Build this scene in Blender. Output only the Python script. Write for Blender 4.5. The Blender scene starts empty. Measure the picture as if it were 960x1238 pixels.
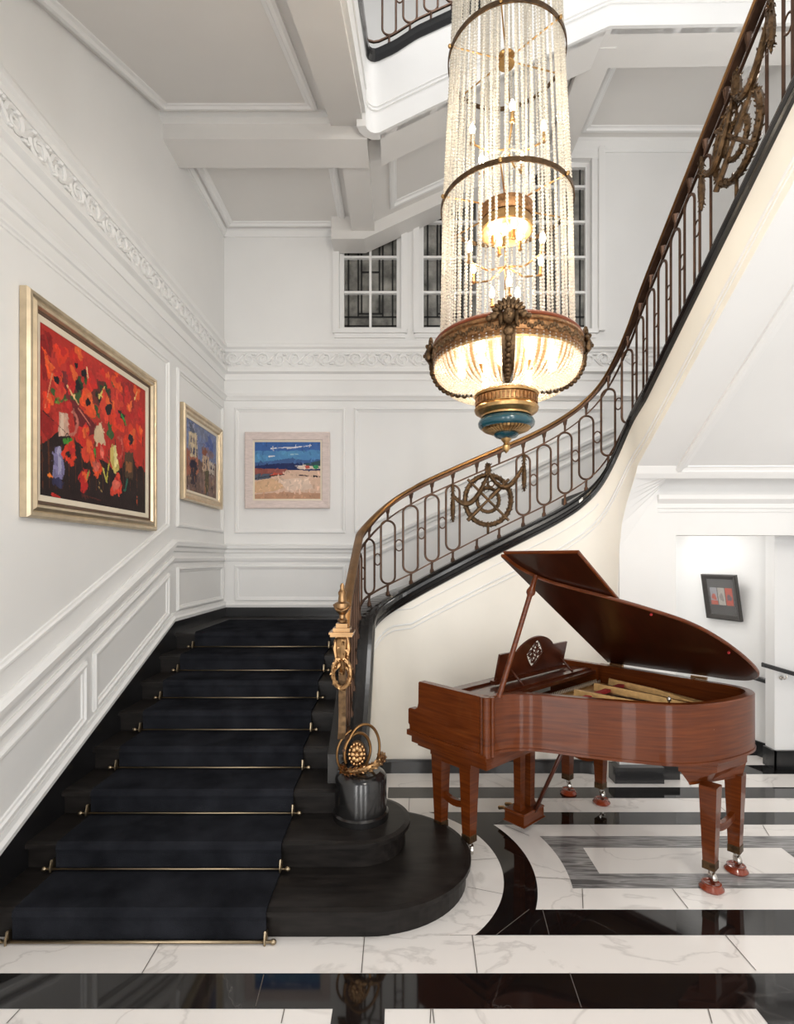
import bpy, bmesh, math, random
import numpy as np
from mathutils import Vector, Matrix
PI = math.pi
sc = bpy.context.scene
COL = sc.collection
F, CX, CY, H = 640.0, 484.0, 675.0, 1.9        # focal length (960x1238 frame), principal point, eye height

# ------------------------------------------------------------------ helpers
class MB:
    def __init__(self):
        self.v = []; self.f = []; self.m = []; self.s = []
    def add(self, vs, fs, mat=0, smooth=False):
        o = len(self.v); self.v.extend([tuple(p) for p in vs])
        for f in fs:
            self.f.append(tuple(i + o for i in f)); self.m.append(mat); self.s.append(smooth)
    def box(self, x0, y0, z0, x1, y1, z1, mat=0):
        vs = [(x, y, z) for z in (z0, z1) for y in (y0, y1) for x in (x0, x1)]
        self.add(vs, [(0,2,3,1),(4,5,7,6),(0,1,5,4),(2,6,7,3),(0,4,6,2),(1,3,7,5)], mat)
    def extr(self, poly, vec, mat=0, smooth=False):
        n = len(poly); vec = Vector(vec)
        vs = [Vector(p) for p in poly]; vs += [p + vec for p in vs]
        self.add(vs, [tuple(range(n))[::-1], tuple(range(n, 2*n))], mat)
        self.add(vs, [(i, (i+1) % n, n+(i+1) % n, n+i) for i in range(n)], mat, smooth)
    def loft(self, rings, closed_path=False, closed_prof=True, cap=True, mat=0, smooth=False):
        k = len(rings[0]); vs = [p for r in rings for p in r]; fs = []
        n = len(rings)
        for a in range(n if closed_path else n-1):
            b = (a+1) % n
            for i in range(k if closed_prof else k-1):
                j = (i+1) % k
                fs.append((a*k+i, a*k+j, b*k+j, b*k+i))
        self.add(vs, fs, mat, smooth)
        if cap and closed_prof and not closed_path:
            self.add(rings[0], [tuple(range(k))[::-1]], mat); self.add(rings[-1], [tuple(range(k))], mat)
    def tube(self, path, r, closed=False, n=8, mat=0, smooth=True, squash=None):
        P = [Vector(p) for p in path]; N = len(P); rings = []
        up = None
        for i in range(N):
            if closed: t = P[(i+1) % N] - P[i-1]
            else: t = P[min(i+1, N-1)] - P[max(i-1, 0)]
            if t.length < 1e-9: t = Vector((0,0,1))
            t.normalize()
            if up is None:
                up = Vector((0,0,1)) if abs(t.z) < .9 else Vector((1,0,0))
            u = up - t*up.dot(t)
            if u.length < 1e-6: u = t.orthogonal()
            u.normalize(); up = u; w = t.cross(u)
            rr = r[i] if isinstance(r, (list, tuple)) else r
            rings.append([P[i] + u*(rr*math.cos(2*PI*k/n)) + w*(rr*math.sin(2*PI*k/n)) for k in range(n)])
        self.loft(rings, closed, True, True, mat, smooth)
    def lathe(self, prof, c=(0,0,0), n=24, mat=0, smooth=True, axis=None, cap=True):
        c = Vector(c); M = Matrix.Identity(3)
        if axis is not None: M = Vector((0,0,1)).rotation_difference(Vector(axis)).to_matrix()
        rings = [[c + M @ Vector((r*math.cos(2*PI*k/n), r*math.sin(2*PI*k/n), z)) for k in range(n)] for r, z in prof]
        self.loft(rings, False, True, cap, mat, smooth)
    def ell(self, c, r, M=None, n=8, m=6, mat=0, smooth=True):
        if not isinstance(r, (tuple, list)): r = (r, r, r)
        c = Vector(c); vs = []; fs = []
        for j in range(1, m):
            a = PI*j/m
            for k in range(n):
                p = Vector((r[0]*math.sin(a)*math.cos(2*PI*k/n), r[1]*math.sin(a)*math.sin(2*PI*k/n), r[2]*math.cos(a)))
                vs.append(c + (M @ p if M else p))
        t = Vector((0,0,r[2])); t = M @ t if M else t
        vs += [c + t, c - t]; T = len(vs) - 2
        for j in range(m-2):
            for k in range(n):
                fs.append((j*n+k, (j+1)*n+k, (j+1)*n+(k+1) % n, j*n+(k+1) % n))
        for k in range(n):
            fs.append((T, k, (k+1) % n)); fs.append((T+1, (m-2)*n+(k+1) % n, (m-2)*n+k))
        self.add(vs, fs, mat, smooth)
    def leaves(self, path, r, n, size, seed=1, mat=0):
        """small pointed leaves wound round a path (garlands, wreaths)"""
        rnd = random.Random(seed); P = [Vector(p) for p in path]
        for i in range(n):
            t = (i + .5)/n*(len(P)-1); k = min(int(t), len(P)-2); q = P[k].lerp(P[k+1], t-k)
            d = (P[k+1]-P[k]).normalized(); a = i*2.4 + rnd.random()*.5
            o = d.orthogonal().normalized(); o = Matrix.Rotation(a, 3, d) @ o
            w = d.cross(o); s = size*(.75 + .5*rnd.random())
            c = q + o*r; e = (d*.8 + o*.6).normalized()
            vs = [c - e*s, c + w*s*.5, c + e*s, c - w*s*.5, c + o*s*.45, c - o*s*.3]
            self.add(vs, [(0,1,4),(1,2,4),(2,3,4),(3,0,4),(1,0,5),(2,1,5),(3,2,5),(0,3,5)], mat)
    def frame(self, pts, nrm, prof, mat=0):
        """mitred moulding: pts closed planar polygon, prof = [(inset, height)] closed section"""
        nrm = Vector(nrm).normalized(); P = [Vector(p) for p in pts]; N = len(P); rings = []
        cen = sum(P, Vector()) / N
        for i in range(N):
            a = (P[i]-P[i-1]).normalized(); b = (P[(i+1) % N]-P[i]).normalized()
            na = nrm.cross(a); nb = nrm.cross(b)
            if na.dot(cen-P[i]) < 0: na = -na
            if nb.dot(cen-P[i]) < 0: nb = -nb
            mt = (na+nb); mt = mt/mt.length_squared*2 if mt.length > 1e-6 else na
            rings.append([P[i] + mt*d + nrm*h for d, h in prof])
        self.loft(rings, True, True, False, mat)
    def strip(self, pts, nrm, prof, mat=0):
        """moulding along a polyline in a vertical wall: prof = [(z offset, height off the wall)]"""
        nrm = Vector(nrm)
        self.loft([[Vector(p) + Vector((0,0,a)) + nrm*h for a, h in prof] for p in pts], False, True, True, mat)
    def build(self, name, mats, parent=None, off=None, loc=None, kind=None, label=None, weld=True):
        me = bpy.data.meshes.new(name)
        o3 = Vector(off) if off is not None else (Vector(parent['org']) if parent is not None and 'org' in parent else Vector())
        me.from_pydata([tuple(Vector(p) - o3) for p in self.v], [], self.f)
        if not isinstance(mats, (list, tuple)): mats = [mats]
        for m in mats: me.materials.append(m)
        me.polygons.foreach_set('material_index', self.m)
        me.polygons.foreach_set('use_smooth', self.s)
        bm = bmesh.new(); bm.from_mesh(me)
        if weld: bmesh.ops.remove_doubles(bm, verts=bm.verts, dist=1e-6)
        bmesh.ops.recalc_face_normals(bm, faces=bm.faces)
        for ed in bm.edges:
            if len(ed.link_faces) == 2 and ed.calc_face_angle(0) > .65: ed.smooth = False
        bm.to_mesh(me); bm.free()
        me.update()
        ob = bpy.data.objects.new(name, me); COL.objects.link(ob)
        if parent is not None: ob.parent = parent
        if loc is not None: ob.location = loc
        if kind: ob['kind'] = kind
        if label: ob['label'] = label
        return ob

def thing(name, label, cat, loc=(0,0,0), rz=0, group=None, org=True):
    o = bpy.data.objects.new(name, None); COL.objects.link(o); o.empty_display_size = .1
    o.location = loc; o.rotation_euler = (0,0,rz); o['label'] = label; o['category'] = cat
    if group: o['group'] = group
    if org: o['org'] = tuple(loc)
    return o
def sub(parent_obj, mb, name, mats, root, **k):
    """a sub-part: meshes keep world verts minus the root's origin; the part sits at the root's origin"""
    return mb.build(name, mats, parent_obj, off=Vector(root['org']) if 'org' in root else Vector(), **k)
def tag(o, label, cat, group=None):
    o['label'] = label; o['category'] = cat
    if group: o['group'] = group
    return o
def struct(o, label=None, cat=None):
    o['kind'] = 'structure'
    if label: o['label'] = label
    if cat: o['category'] = cat
    return o

# ------------------------------------------------------------------ materials
def mat(name, col, rough=.5, metal=0., coat=0., spec=.5, noise=0., nscale=8., bump=0., bscale=60., coat_rough=.05, stretch=None, col2=None, trans=0., sheen=0.):
    m = bpy.data.materials.new(name); m.use_nodes = True
    nt = m.node_tree; b = nt.nodes['Principled BSDF']
    b.inputs['Roughness'].default_value = rough; b.inputs['Metallic'].default_value = metal
    b.inputs['Coat Weight'].default_value = coat; b.inputs['Coat Roughness'].default_value = coat_rough
    b.inputs['Specular IOR Level'].default_value = spec
    b.inputs['Transmission Weight'].default_value = trans
    if sheen: b.inputs['Sheen Weight'].default_value = sheen
    b.inputs['Base Color'].default_value = (*col, 1)
    tc = nt.nodes.new('ShaderNodeTexCoord'); src = tc.outputs['Object']
    if stretch:
        mp = nt.nodes.new('ShaderNodeMapping'); mp.inputs['Scale'].default_value = stretch
        nt.links.new(src, mp.inputs['Vector']); src = mp.outputs['Vector']
    if noise > 0 or col2:
        n = nt.nodes.new('ShaderNodeTexNoise'); n.inputs['Scale'].default_value = nscale; n.inputs['Detail'].default_value = 5
        nt.links.new(src, n.inputs['Vector'])
        r = nt.nodes.new('ShaderNodeValToRGB'); r.color_ramp.elements[0].position = .3; r.color_ramp.elements[1].position = .7
        c2 = col2 if col2 else tuple(min(1, c*(1+noise)) for c in col)
        c1 = col if col2 else tuple(c*(1-noise) for c in col)
        r.color_ramp.elements[0].color = (*c1, 1); r.color_ramp.elements[1].color = (*c2, 1)
        nt.links.new(n.outputs['Fac'], r.inputs['Fac']); nt.links.new(r.outputs['Color'], b.inputs['Base Color'])
    if bump > 0:
        n2 = nt.nodes.new('ShaderNodeTexNoise'); n2.inputs['Scale'].default_value = bscale; n2.inputs['Detail'].default_value = 4
        nt.links.new(src, n2.inputs['Vector'])
        bp = nt.nodes.new('ShaderNodeBump'); bp.inputs['Strength'].default_value = bump; bp.inputs['Distance'].default_value = .01
        nt.links.new(n2.outputs['Fac'], bp.inputs['Height']); nt.links.new(bp.outputs['Normal'], b.inputs['Normal'])
    return m
def marble(name, base, vein, scale, sharp, rough, stretch=(1,1,1), amt=1.0):
    m = mat(name, base, rough, coat=.3, coat_rough=.04)
    nt = m.node_tree; b = nt.nodes['Principled BSDF']
    tc = nt.nodes.new('ShaderNodeTexCoord'); mp = nt.nodes.new('ShaderNodeMapping'); mp.inputs['Scale'].default_value = stretch
    mp.inputs['Rotation'].default_value = (0,0,.5)
    nt.links.new(tc.outputs['Object'], mp.inputs['Vector'])
    n = nt.nodes.new('ShaderNodeTexNoise'); n.inputs['Scale'].default_value = scale; n.inputs['Detail'].default_value = 9; n.inputs['Distortion'].default_value = .7
    nt.links.new(mp.outputs['Vector'], n.inputs['Vector'])
    r = nt.nodes.new('ShaderNodeValToRGB'); e = r.color_ramp.elements
    e[0].position = .5-sharp; e[0].color = (*base, 1); e[1].position = .5+sharp; e[1].color = (*base, 1)
    x = r.color_ramp.elements.new(.5); x.color = (*[base[i]*(1-amt)+vein[i]*amt for i in range(3)], 1)
    nt.links.new(n.outputs['Fac'], r.inputs['Fac']); nt.links.new(r.outputs['Color'], b.inputs['Base Color'])
    return m
def emit(name, col, strength):
    m = bpy.data.materials.new(name); m.use_nodes = True; nt = m.node_tree
    nt.nodes.remove(nt.nodes['Principled BSDF']); e = nt.nodes.new('ShaderNodeEmission')
    e.inputs['Color'].default_value = (*col, 1); e.inputs['Strength'].default_value = strength
    nt.links.new(e.outputs[0], nt.nodes['Material Output'].inputs['Surface']); return m

M = {}
M['wall'] = mat('white_paint', (.80,.80,.795), .55, noise=.015, nscale=2, bump=.02, bscale=35)
M['ceil'] = mat('ceiling_paint', (.73,.715,.695), .6, noise=.015, nscale=2)
M['trim'] = mat('trim_paint', (.82,.82,.815), .42)
M['cream'] = mat('cream_paint', (.88,.845,.77), .5, noise=.02, nscale=3)
M['black'] = mat('black_gloss_paint', (.009,.009,.010), .28, coat=.5, coat_rough=.12, noise=.3, nscale=4)
M['ebony'] = mat('ebonised_wood', (.0125,.0105,.0095), .38, coat=0, spec=.22, noise=.5, nscale=6, stretch=(1,5,5))
M['string'] = mat('black_stringer_gloss', (.008,.0075,.0075), .22, coat=.4, coat_rough=.12)
M['carpet'] = mat('black_carpet', (.0165,.0175,.0215), 1.0, spec=.0, noise=.4, nscale=5, bump=.6, bscale=300)
M['brass'] = mat('brass', (.36,.215,.105), .3, 1., noise=.15, nscale=12)
M['rodmetal'] = mat('dull_brass', (.34,.27,.18), .35, 1.)
M['rail'] = mat('worn_brass_handrail', (.27,.145,.058), .33, 1., noise=.3, nscale=6)
M['iron'] = mat('brown_iron', (.085,.045,.028), .42, .7, noise=.3, nscale=14)
M['bronze'] = mat('antique_bronze', (.11,.065,.032), .42, .85, noise=.5, nscale=30, bump=.3, bscale=90)
M['gold'] = mat('gilt', (.52,.325,.14), .32, 1., noise=.2, nscale=25, bump=.15, bscale=80)
M['oldgold'] = mat('worn_gilt_rim', (.30,.155,.068), .4, .85, noise=.5, nscale=40, bump=.4, bscale=120)
M['red'] = mat('red_brown_lacquer', (.24,.06,.025), .35, coat=.4)
M['newelgold'] = mat('newel_gilt', (.40,.235,.11), .3, 1., noise=.3, nscale=30)
M['teal'] = mat('teal_enamel', (.006,.058,.080), .25, coat=.6, noise=.3, nscale=8)
M['white_marble'] = marble('white_marble', (.80,.765,.735), (.50,.47,.45), 1.3, .014, .1, (1,1.4,1), .5)
M['black_marble'] = marble('black_marble', (.006,.005,.005), (.10,.09,.085), .8, .004, .05, (1,1,1), .3)
M['grey_marble'] = marble('grey_marble', (.115,.112,.112), (.33,.32,.32), 2.4, .12, .14, (1,14,1), 1)
M['joint'] = mat('floor_joint', (.10,.085,.075), .6)
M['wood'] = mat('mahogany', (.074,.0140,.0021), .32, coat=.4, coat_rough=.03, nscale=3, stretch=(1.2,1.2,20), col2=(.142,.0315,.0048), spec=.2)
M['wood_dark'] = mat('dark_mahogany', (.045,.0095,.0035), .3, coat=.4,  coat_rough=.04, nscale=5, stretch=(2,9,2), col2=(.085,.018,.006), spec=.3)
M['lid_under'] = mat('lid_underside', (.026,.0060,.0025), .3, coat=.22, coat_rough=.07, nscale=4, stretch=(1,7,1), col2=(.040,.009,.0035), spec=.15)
M['plate'] = mat('gilt_piano_plate', (.50,.27,.075), .34, .85, noise=.15, nscale=10)
M['soundboard'] = mat('soundboard', (.20,.085,.025), .4, coat=.3, nscale=4, stretch=(30,3,1), col2=(.27,.12,.04))
M['steel'] = mat('steel_strings', (.5,.42,.33), .35, 1.)
M['felt'] = mat('red_felt', (.35,.02,.02), .9)
M['ivory'] = mat('ivory_keys', (.80,.76,.66), .3)
M['chrome'] = mat('caster_metal', (.55,.52,.48), .25, 1.)
M['cup'] = mat('red_wooden_cup', (.22,.035,.012), .25, coat=.8)
M['silvergold'] = mat('silver_gilt_frame', (.62,.51,.36), .33, .8, noise=.12, nscale=12)
M['frame_dark'] = mat('frame_groove', (.10,.055,.03), .5)
M['linen'] = mat('linen_slip', (.74,.66,.53), .8)
M['pinkwood'] = mat('limed_pink_wood', (.66,.56,.53), .6, noise=.1, nscale=14, stretch=(1,1,6))
M['blackframe'] = mat('black_stained_frame', (.030,.026,.023), .35, coat=.3, noise=.4, nscale=20, stretch=(1,1,8))
M['mount'] = mat('dark_mount', (.045,.042,.040), .7)
M['leadglass'] = mat('obscured_leaded_glass', (.19,.187,.172), .22, noise=.65, nscale=5, bump=.5, bscale=70, spec=.6)
M['lead'] = mat('lead_cames', (.012,.012,.012), .5, .3)
M['bulb'] = emit('lit_bulb', (1,.87,.67), 90)
def bead_mat():
    m = bpy.data.materials.new('crystal_bead'); m.use_nodes = True; nt = m.node_tree
    b = nt.nodes['Principled BSDF']; b.inputs['Base Color'].default_value = (.80,.775,.72,1); b.inputs['Roughness'].default_value = .12
    b.inputs['Specular IOR Level'].default_value = .9; b.inputs['Coat Weight'].default_value = .6
    tl = nt.nodes.new('ShaderNodeBsdfTranslucent'); tl.inputs['Color'].default_value = (.84,.81,.75,1)
    tr = nt.nodes.new('ShaderNodeBsdfTransparent'); tr.inputs['Color'].default_value = (1,.98,.94,1)
    a = nt.nodes.new('ShaderNodeMixShader'); a.inputs[0].default_value = .5
    c = nt.nodes.new('ShaderNodeMixShader'); c.inputs[0].default_value = .34
    nt.links.new(b.outputs[0], a.inputs[1]); nt.links.new(tl.outputs[0], a.inputs[2])
    nt.links.new(a.outputs[0], c.inputs[1]); nt.links.new(tr.outputs[0], c.inputs[2])
    nt.links.new(c.outputs[0], nt.nodes['Material Output'].inputs['Surface']); return m
M['bead'] = bead_mat()
def glass_mat():
    m = bpy.data.materials.new('picture_glass'); m.use_nodes = True; nt = m.node_tree
    nt.nodes.remove(nt.nodes['Principled BSDF'])
    g = nt.nodes.new('ShaderNodeBsdfGlossy'); g.inputs['Roughness'].default_value = .02
    t = nt.nodes.new('ShaderNodeBsdfTransparent'); x = nt.nodes.new('ShaderNodeMixShader'); x.inputs[0].default_value = .10
    nt.links.new(t.outputs[0], x.inputs[1]); nt.links.new(g.outputs[0], x.inputs[2])
    nt.links.new(x.outputs[0], nt.nodes['Material Output'].inputs['Surface']); return m
M['glass'] = glass_mat()
def pigment(name):
    m = bpy.data.materials.new(name); m.use_nodes = True; nt = m.node_tree; b = nt.nodes['Principled BSDF']
    a = nt.nodes.new('ShaderNodeVertexColor'); a.layer_name = 'Col'
    nt.links.new(a.outputs['Color'], b.inputs['Base Color']); b.inputs['Roughness'].default_value = .55; b.inputs['Specular IOR Level'].default_value = .25
    n = nt.nodes.new('ShaderNodeTexNoise'); n.inputs['Scale'].default_value = 60
    bp = nt.nodes.new('ShaderNodeBump'); bp.inputs['Strength'].default_value = .3; bp.inputs['Distance'].default_value = .004
    nt.links.new(n.outputs['Fac'], bp.inputs['Height']); nt.links.new(bp.outputs['Normal'], b.inputs['Normal'])
    return m
M['pigment'] = pigment('oil_paint')
# ------------------------------------------------------------------ setting
XL, YB, XR = -2.13, 6.4, 3.75
def clip(poly, axis, val, keep_less):
    out = []
    for i in range(len(poly)):
        a, b = poly[i], poly[(i+1) % len(poly)]
        ia = (a[axis] <= val) == keep_less; ib = (b[axis] <= val) == keep_less
        if ia: out.append(a)
        if ia != ib:
            t = (val-a[axis])/(b[axis]-a[axis]); out.append(tuple(a[k]+t*(b[k]-a[k]) for k in range(2)))
    return out
fl = MB()
def flat(poly, z, m):
    if len(poly) >= 3: fl.add([(x, y, z) for x, y in poly], [tuple(range(len(poly)))], m)
def frect(x0, x1, y0, y1, z, m): flat([(x0,y0),(x1,y0),(x1,y1),(x0,y1)], z, m)
fl.box(-2.4, -2.0, -.08, 5.2, 8.2, 0, 0)
RC = (-.2, 3.25)
def ring(r0, r1, y0, y1, z, m):
    n = 90
    for i in range(n):
        a, b = -PI/2 + PI*i/n, -PI/2 + PI*(i+1)/n
        q = [(RC[0]+r*math.cos(t), RC[1]+r*math.sin(t)) for r, t in ((r0,a),(r1,a),(r1,b),(r0,b))]
        q = clip(clip(q, 1, y1, True), 1, y0, False); flat(q, z, m)
e = .0005
# grey striped frame, then rings and bands over it
frect(.6, 2.72, 3.047, 3.19, e, 2); frect(.6, 2.72, 3.474, 3.62, e, 2)
frect(.6, 1.2, 3.047, 3.62, e*1.2, 2); frect(2.5, 2.72, 3.047, 3.62, e*1.2, 2)
ring(0, 1.21, 2.861, 3.776, e*2, 0)
frect(.25, 5.2, 2.667, 2.861, e*3, 1); frect(-.1, 5.2, 3.776, 3.96, e*3, 1)
ring(.82, 1.01, 2.667, 3.96, e*4, 1)
ring(0, .82, 2.667, 3.96, e*5, 0)
frect(-2.4, 5.2, 2.231, 2.422, e*3, 1); frect(-.1, 5.2, 4.193, 4.39, e*3, 1)
frect(-.285, -.065, .6, 2.231, e*3, 1); frect(1.50, 1.80, .6, 2.231, e*3, 1)
frect(2.3, 5.2, 4.66, 4.86, e*3, 1); frect(2.3, 5.2, 5.1, 5.9, e*3, 1)
def joint(p, q, w=.004):
    p, q = Vector(p), Vector(q); d = (q-p).normalized(); n = Vector((-d.y, d.x))*w*.5
    flat([tuple(p-n), tuple(q-n), tuple(q+n), tuple(p+n)], e*7, 3)
def fp(x, y):
    Y = F*H/(y-CY); return ((x-CX)*Y/F, Y)
for a, b in (((171.7,1177.3),(196,1136)), ((437,1177),(441,1130)), ((577,1177),(571,1131)), ((914,1174),(876,1130)), ((832,1099),(813,1075)),
             ((703,1219),(689,1177)), ((309,1218),(319,1179)), ((705,1099),(704,1075)), ((600,1131),(640,1100)), ((664,1131),(656,1100)),
             ((861,1238),(856,1220)), ((340,1238),(344,1220)), ((8,1238),(24,1221)), ((640,1011),(610,998)), ((495,965),(494,983)), ((930,1011),(922,998)), ((525,1238),(523,1220)), ((878,982),(860,966)), ((520,1238),(521,1220))):
    joint(fp(*a), fp(*b))
a0 = -.32
for an, r0, r1 in ((a0, .62, .82), (.55, 1.01, 1.21), (.12, .62, .82), (-.1, 1.01, 1.21)):
    joint((RC[0]+r0*math.cos(an), RC[1]+r0*math.sin(an)), (RC[0]+r1*math.cos(an), RC[1]+r1*math.sin(an)), .003)
struct(fl.build('floor', [M['white_marble'], M['black_marble'], M['grey_marble'], M['joint']]))

w = MB(); w.box(XL-.2, -1.2, 0, XL, YB+.3, 9.6); struct(w.build('wall_left', M['wall']))
WIN = [(-.74, .01), (.23, .98), (1.56, 2.31)]; WZ0, WZ1 = 4.66, 6.72
w = MB(); w.box(XL, YB, 0, XR+.2, YB+.3, WZ0); w.box(XL, YB, WZ1, XR+.2, YB+.3, 9.6)
xs = [XL] + [x for a in WIN for x in a] + [XR+.2]
for k in range(0, len(xs), 2): w.box(xs[k], YB, WZ0, xs[k+1], YB+.3, WZ1)
struct(w.build('wall_back', M['wall']))
w = MB(); w.box(XR, -1.2, 2.45, XR+.2, YB, 9.6); w.box(XR, -1.2, 0, XR+.2, 4.2, 2.45); struct(w.build('wall_right', M['wall']))
w = MB(); w.box(XL-.2, .2, 9.4, XR+.2, YB+.3, 9.6); struct(w.build('ceiling', M['ceil']))

# windows
def window(idx, x0, x1):
    f = MB(); y0, y1 = YB+.05, YB+.13; t = .055
    f.box(x0, y0, WZ0, x0+t, y1, WZ1); f.box(x1-t, y0, WZ0, x1, y1, WZ1)
    f.box(x0+t, y0, WZ0, x1-t, y1, WZ0+t); f.box(x0+t, y0, WZ1-t, x1-t, y1, WZ1)
    ob = struct(f.build('window_%d' % idx, M['trim']), ['white leaded window at the left, its top cut by the sloping beam', 'white leaded window partly behind the crystal chandelier', 'white leaded window right of the chandelier, full height to its head'][idx-1], 'window')
    g = MB(); g.box(x0+t, YB+.10, WZ0+t, x1-t, YB+.115, WZ1-t); g.build('pane', M['leadglass'], ob)
    u = MB(); xm = (x0+x1)/2; u.box(xm-.014, y0, WZ0+t, xm+.014, y1-.02, WZ1-t)
    zz = [WZ0+t + .43*k for k in range(1, 5)]
    for z in zz: u.box(x0+t, y0+.004, z-.014, x1-t, y1-.024, z+.014)
    u.build('glazing_bar', M['trim'], ob)
    l = MB(); ya, yb = YB+.092, YB+.10; r = .0095
    a, b = x0+t, x1-t; W = b-a
    for xx, z0, z1 in ((a+.05, WZ0+t, WZ1-t), (b-.05, WZ0+t, WZ1-t), (a+.17, WZ0+.2, WZ1-t), (a+.21, WZ0+.24, WZ1-t), (b-.17, WZ0+.2, WZ1-t), (b-.21, WZ0+.24, WZ1-t)):
        l.box(xx-r, ya, z0, xx+r, yb, z1)
    for xa, xb, z in ((a, b, WZ0+.2), (a+.17, b-.17, WZ0+.24), (a+.21, b-.21, WZ0+.75), (a+.21, b-.21, WZ0+1.2), (a, b, WZ0+.09)):
        l.box(xa, ya, z-r, xb, yb, z+r)
    l.build('leading', M['lead'], ob)
    s = MB(); s.box(x0-.07, YB-.05, WZ0-.05, x1+.07, YB+.06, WZ0); s.box(x0-.05, YB-.025, WZ0-.10, x1+.05, YB, WZ0-.05); s.build('window_sill', M['trim'], ob)
    for sd in (x0, x1):
        c = MB(); sg = -1 if sd == x0 else 1
        c.box(min(sd, sd+sg*.075), YB-.022, WZ0, max(sd, sd+sg*.075), YB, WZ1); c.build('architrave', M['trim'], ob)
    c = MB(); c.box(x0-.075, YB-.03, WZ1, x1+.075, YB, WZ1+.09); c.build('architrave', M['trim'], ob)
for k, (a, b) in enumerate(WIN): window(k+1, a, b)
# broad outer architrave on the right-hand window
o = MB(); o.box(2.385, YB-.05, 4.64, 2.46, YB, 6.86); o.box(1.5, YB-.05, 6.86, 2.46, YB, 6.91); struct(o.build('trim_7', M['trim']))

# wall mouldings: (polyline, normal)
def wallrun(pts, nrm, name, prof): 
    m = MB(); m.strip(pts, nrm, prof); return struct(m.build(name, M['trim']))
Lw = [(XL, .2, 0), (XL, YB, 0)]; Bw = [(XL, YB, 0), (XR, YB, 0)]; nL, nB = (1,0,0), (0,-1,0)
def at(run, z): return [(x, y, z) for x, y, _ in run]
P_frz_lo = [(-.10,0),(-.10,.012),(-.03,.02),(-.01,.06),(.03,.06),(.04,.03),(.06,.025),(.06,0)]
P_frz_hi = [(-.05,0),(-.05,.012),(-.02,.02),(.0,.045),(.03,.045),(.045,.02),(.09,.012),(.09,0)]
P_small = [(-.05,0),(-.045,.018),(-.02,.03),(.0,.045),(.02,.04),(.03,.015),(.05,.01),(.05,0)]
n = 1
for run, nn in ((Lw, nL), (Bw, nB)):
    wallrun(at(run, 4.15), nn, 'trim_1', P_frz_lo); wallrun(at(run, 4.44), nn, 'trim_1', P_frz_hi); wallrun(at(run, 3.85), nn, 'trim_2', P_small)
# scrolling leaf frieze between the two mouldings
def scroll_frieze(run, nn, name):
    m = MB(); p0, p1 = Vector(run[0]), Vector(run[1]); L = (p1-p0).length; d = (p1-p0)/L; nn = Vector(nn); per = .34; k = 0
    s = .1
    while s < L-.1:
        sg = 1 if k % 2 == 0 else -1
        c = p0 + d*s + Vector((0,0,4.305)) + nn*.006
        pts = []
        for i in range(15):
            a = i/14*2.6*PI; r = .082*(1-.75*i/14)
            pts.append(c + d*(-r*math.cos(a)) + Vector((0,0,1))*(sg*r*math.sin(a)))
        m.tube(pts, [.017*(1-.5*i/14) for i in range(15)], n=5)
        pts = [c + d*(-.082 + .04*j) + Vector((0,0,-sg*(.02+.06*math.sin(j/4*PI)))) for j in range(-3, 3)]
        m.tube(pts, [.006,.012,.016,.016,.012,.006], n=5)
        for j in range(4):
            q = c + d*(-.1+.055*j) + Vector((0,0, sg*.055*(-1)**j)) + nn*.004
            m.ell(q, (.022,.022,.014), n=6, m=4)
        s += per*.55; k += 1
    return struct(m.build(name, M['trim']))
scroll_frieze(Lw, nL, 'trim_3'); scroll_frieze(Bw, nB, 'trim_3')
# dado rail: level on the landing, following the flights
def dz(Y): return 2.02 if Y >= 4.94 else 2.02 - .435*(4.94-Y)
dl = [(XL, 1.6, dz(1.6)), (XL, 4.94, 2.02), (XL, YB, 2.02)]
db = [(XL, YB, 2.02), (-.42, YB, 2.02), (2.6, YB, 2.02+.47*3.02)]
P_dado = [(-.06,0),(-.05,.02),(-.02,.025),(.0,.05),(.035,.055),(.045,.025),(.06,.012),(.06,0)]
wallrun(dl, nL, 'trim_4', P_dado); wallrun(db, nB, 'trim_4', P_dado)
P_low = [(-.02,0),(-.02,.02),(.01,.028),(.03,.012),(.03,0)]
wallrun([(x,y,z-.13) for x,y,z in dl], nL, 'trim_5', P_low); wallrun([(x,y,z-.13) for x,y,z in db], nB, 'trim_5', P_low)
# picture-frame panels
P_pan = [(0,0),(0,.010),(.012,.024),(.026,.024),(.034,.012),(.048,.009),(.052,0)]
def panel(pts, nn, name='trim_6'):
    m = MB(); m.frame(pts, nn, P_pan); return struct(m.build(name, M['trim']))
def lp(y0, y1, z0a, z0b, z1a, z1b): panel([(XL,y0,z0a),(XL,y1,z0b),(XL,y1,z1b),(XL,y0,z1a)], nL)
lp(5.03, 6.33, 2.2, 2.2, 3.72, 3.72)
lp(2.2, 4.86, dz(2.2)+.2, dz(4.86)+.2, 3.72, 3.72)
sk = lambda Y: .15+(Y-2.649)*.451+.13 if Y < 4.94 else 1.31
lp(2.1, 3.58, sk(2.1)+.1, sk(3.58)+.1, dz(2.1)-.22, dz(3.58)-.22)
lp(3.66, 4.86, sk(3.66)+.1, sk(4.86)+.1, dz(3.66)-.22, dz(4.86)-.22)
lp(5.03, 6.33, 1.40, 1.40, 1.82, 1.82)
panel([(-2.0,YB,2.2),(-.66,YB,2.2),(-.66,YB,3.72),(-2.0,YB,3.72)], nB)
panel([(-.56,YB,2.2),(2.45,YB,2.2+.47*2.9),(2.45,YB,3.72),(-.56,YB,3.72)], nB)
panel([(-2.0,YB,1.38),(-.66,YB,1.38),(-.66,YB,1.82),(-2.0,YB,1.82)], nB)
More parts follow.
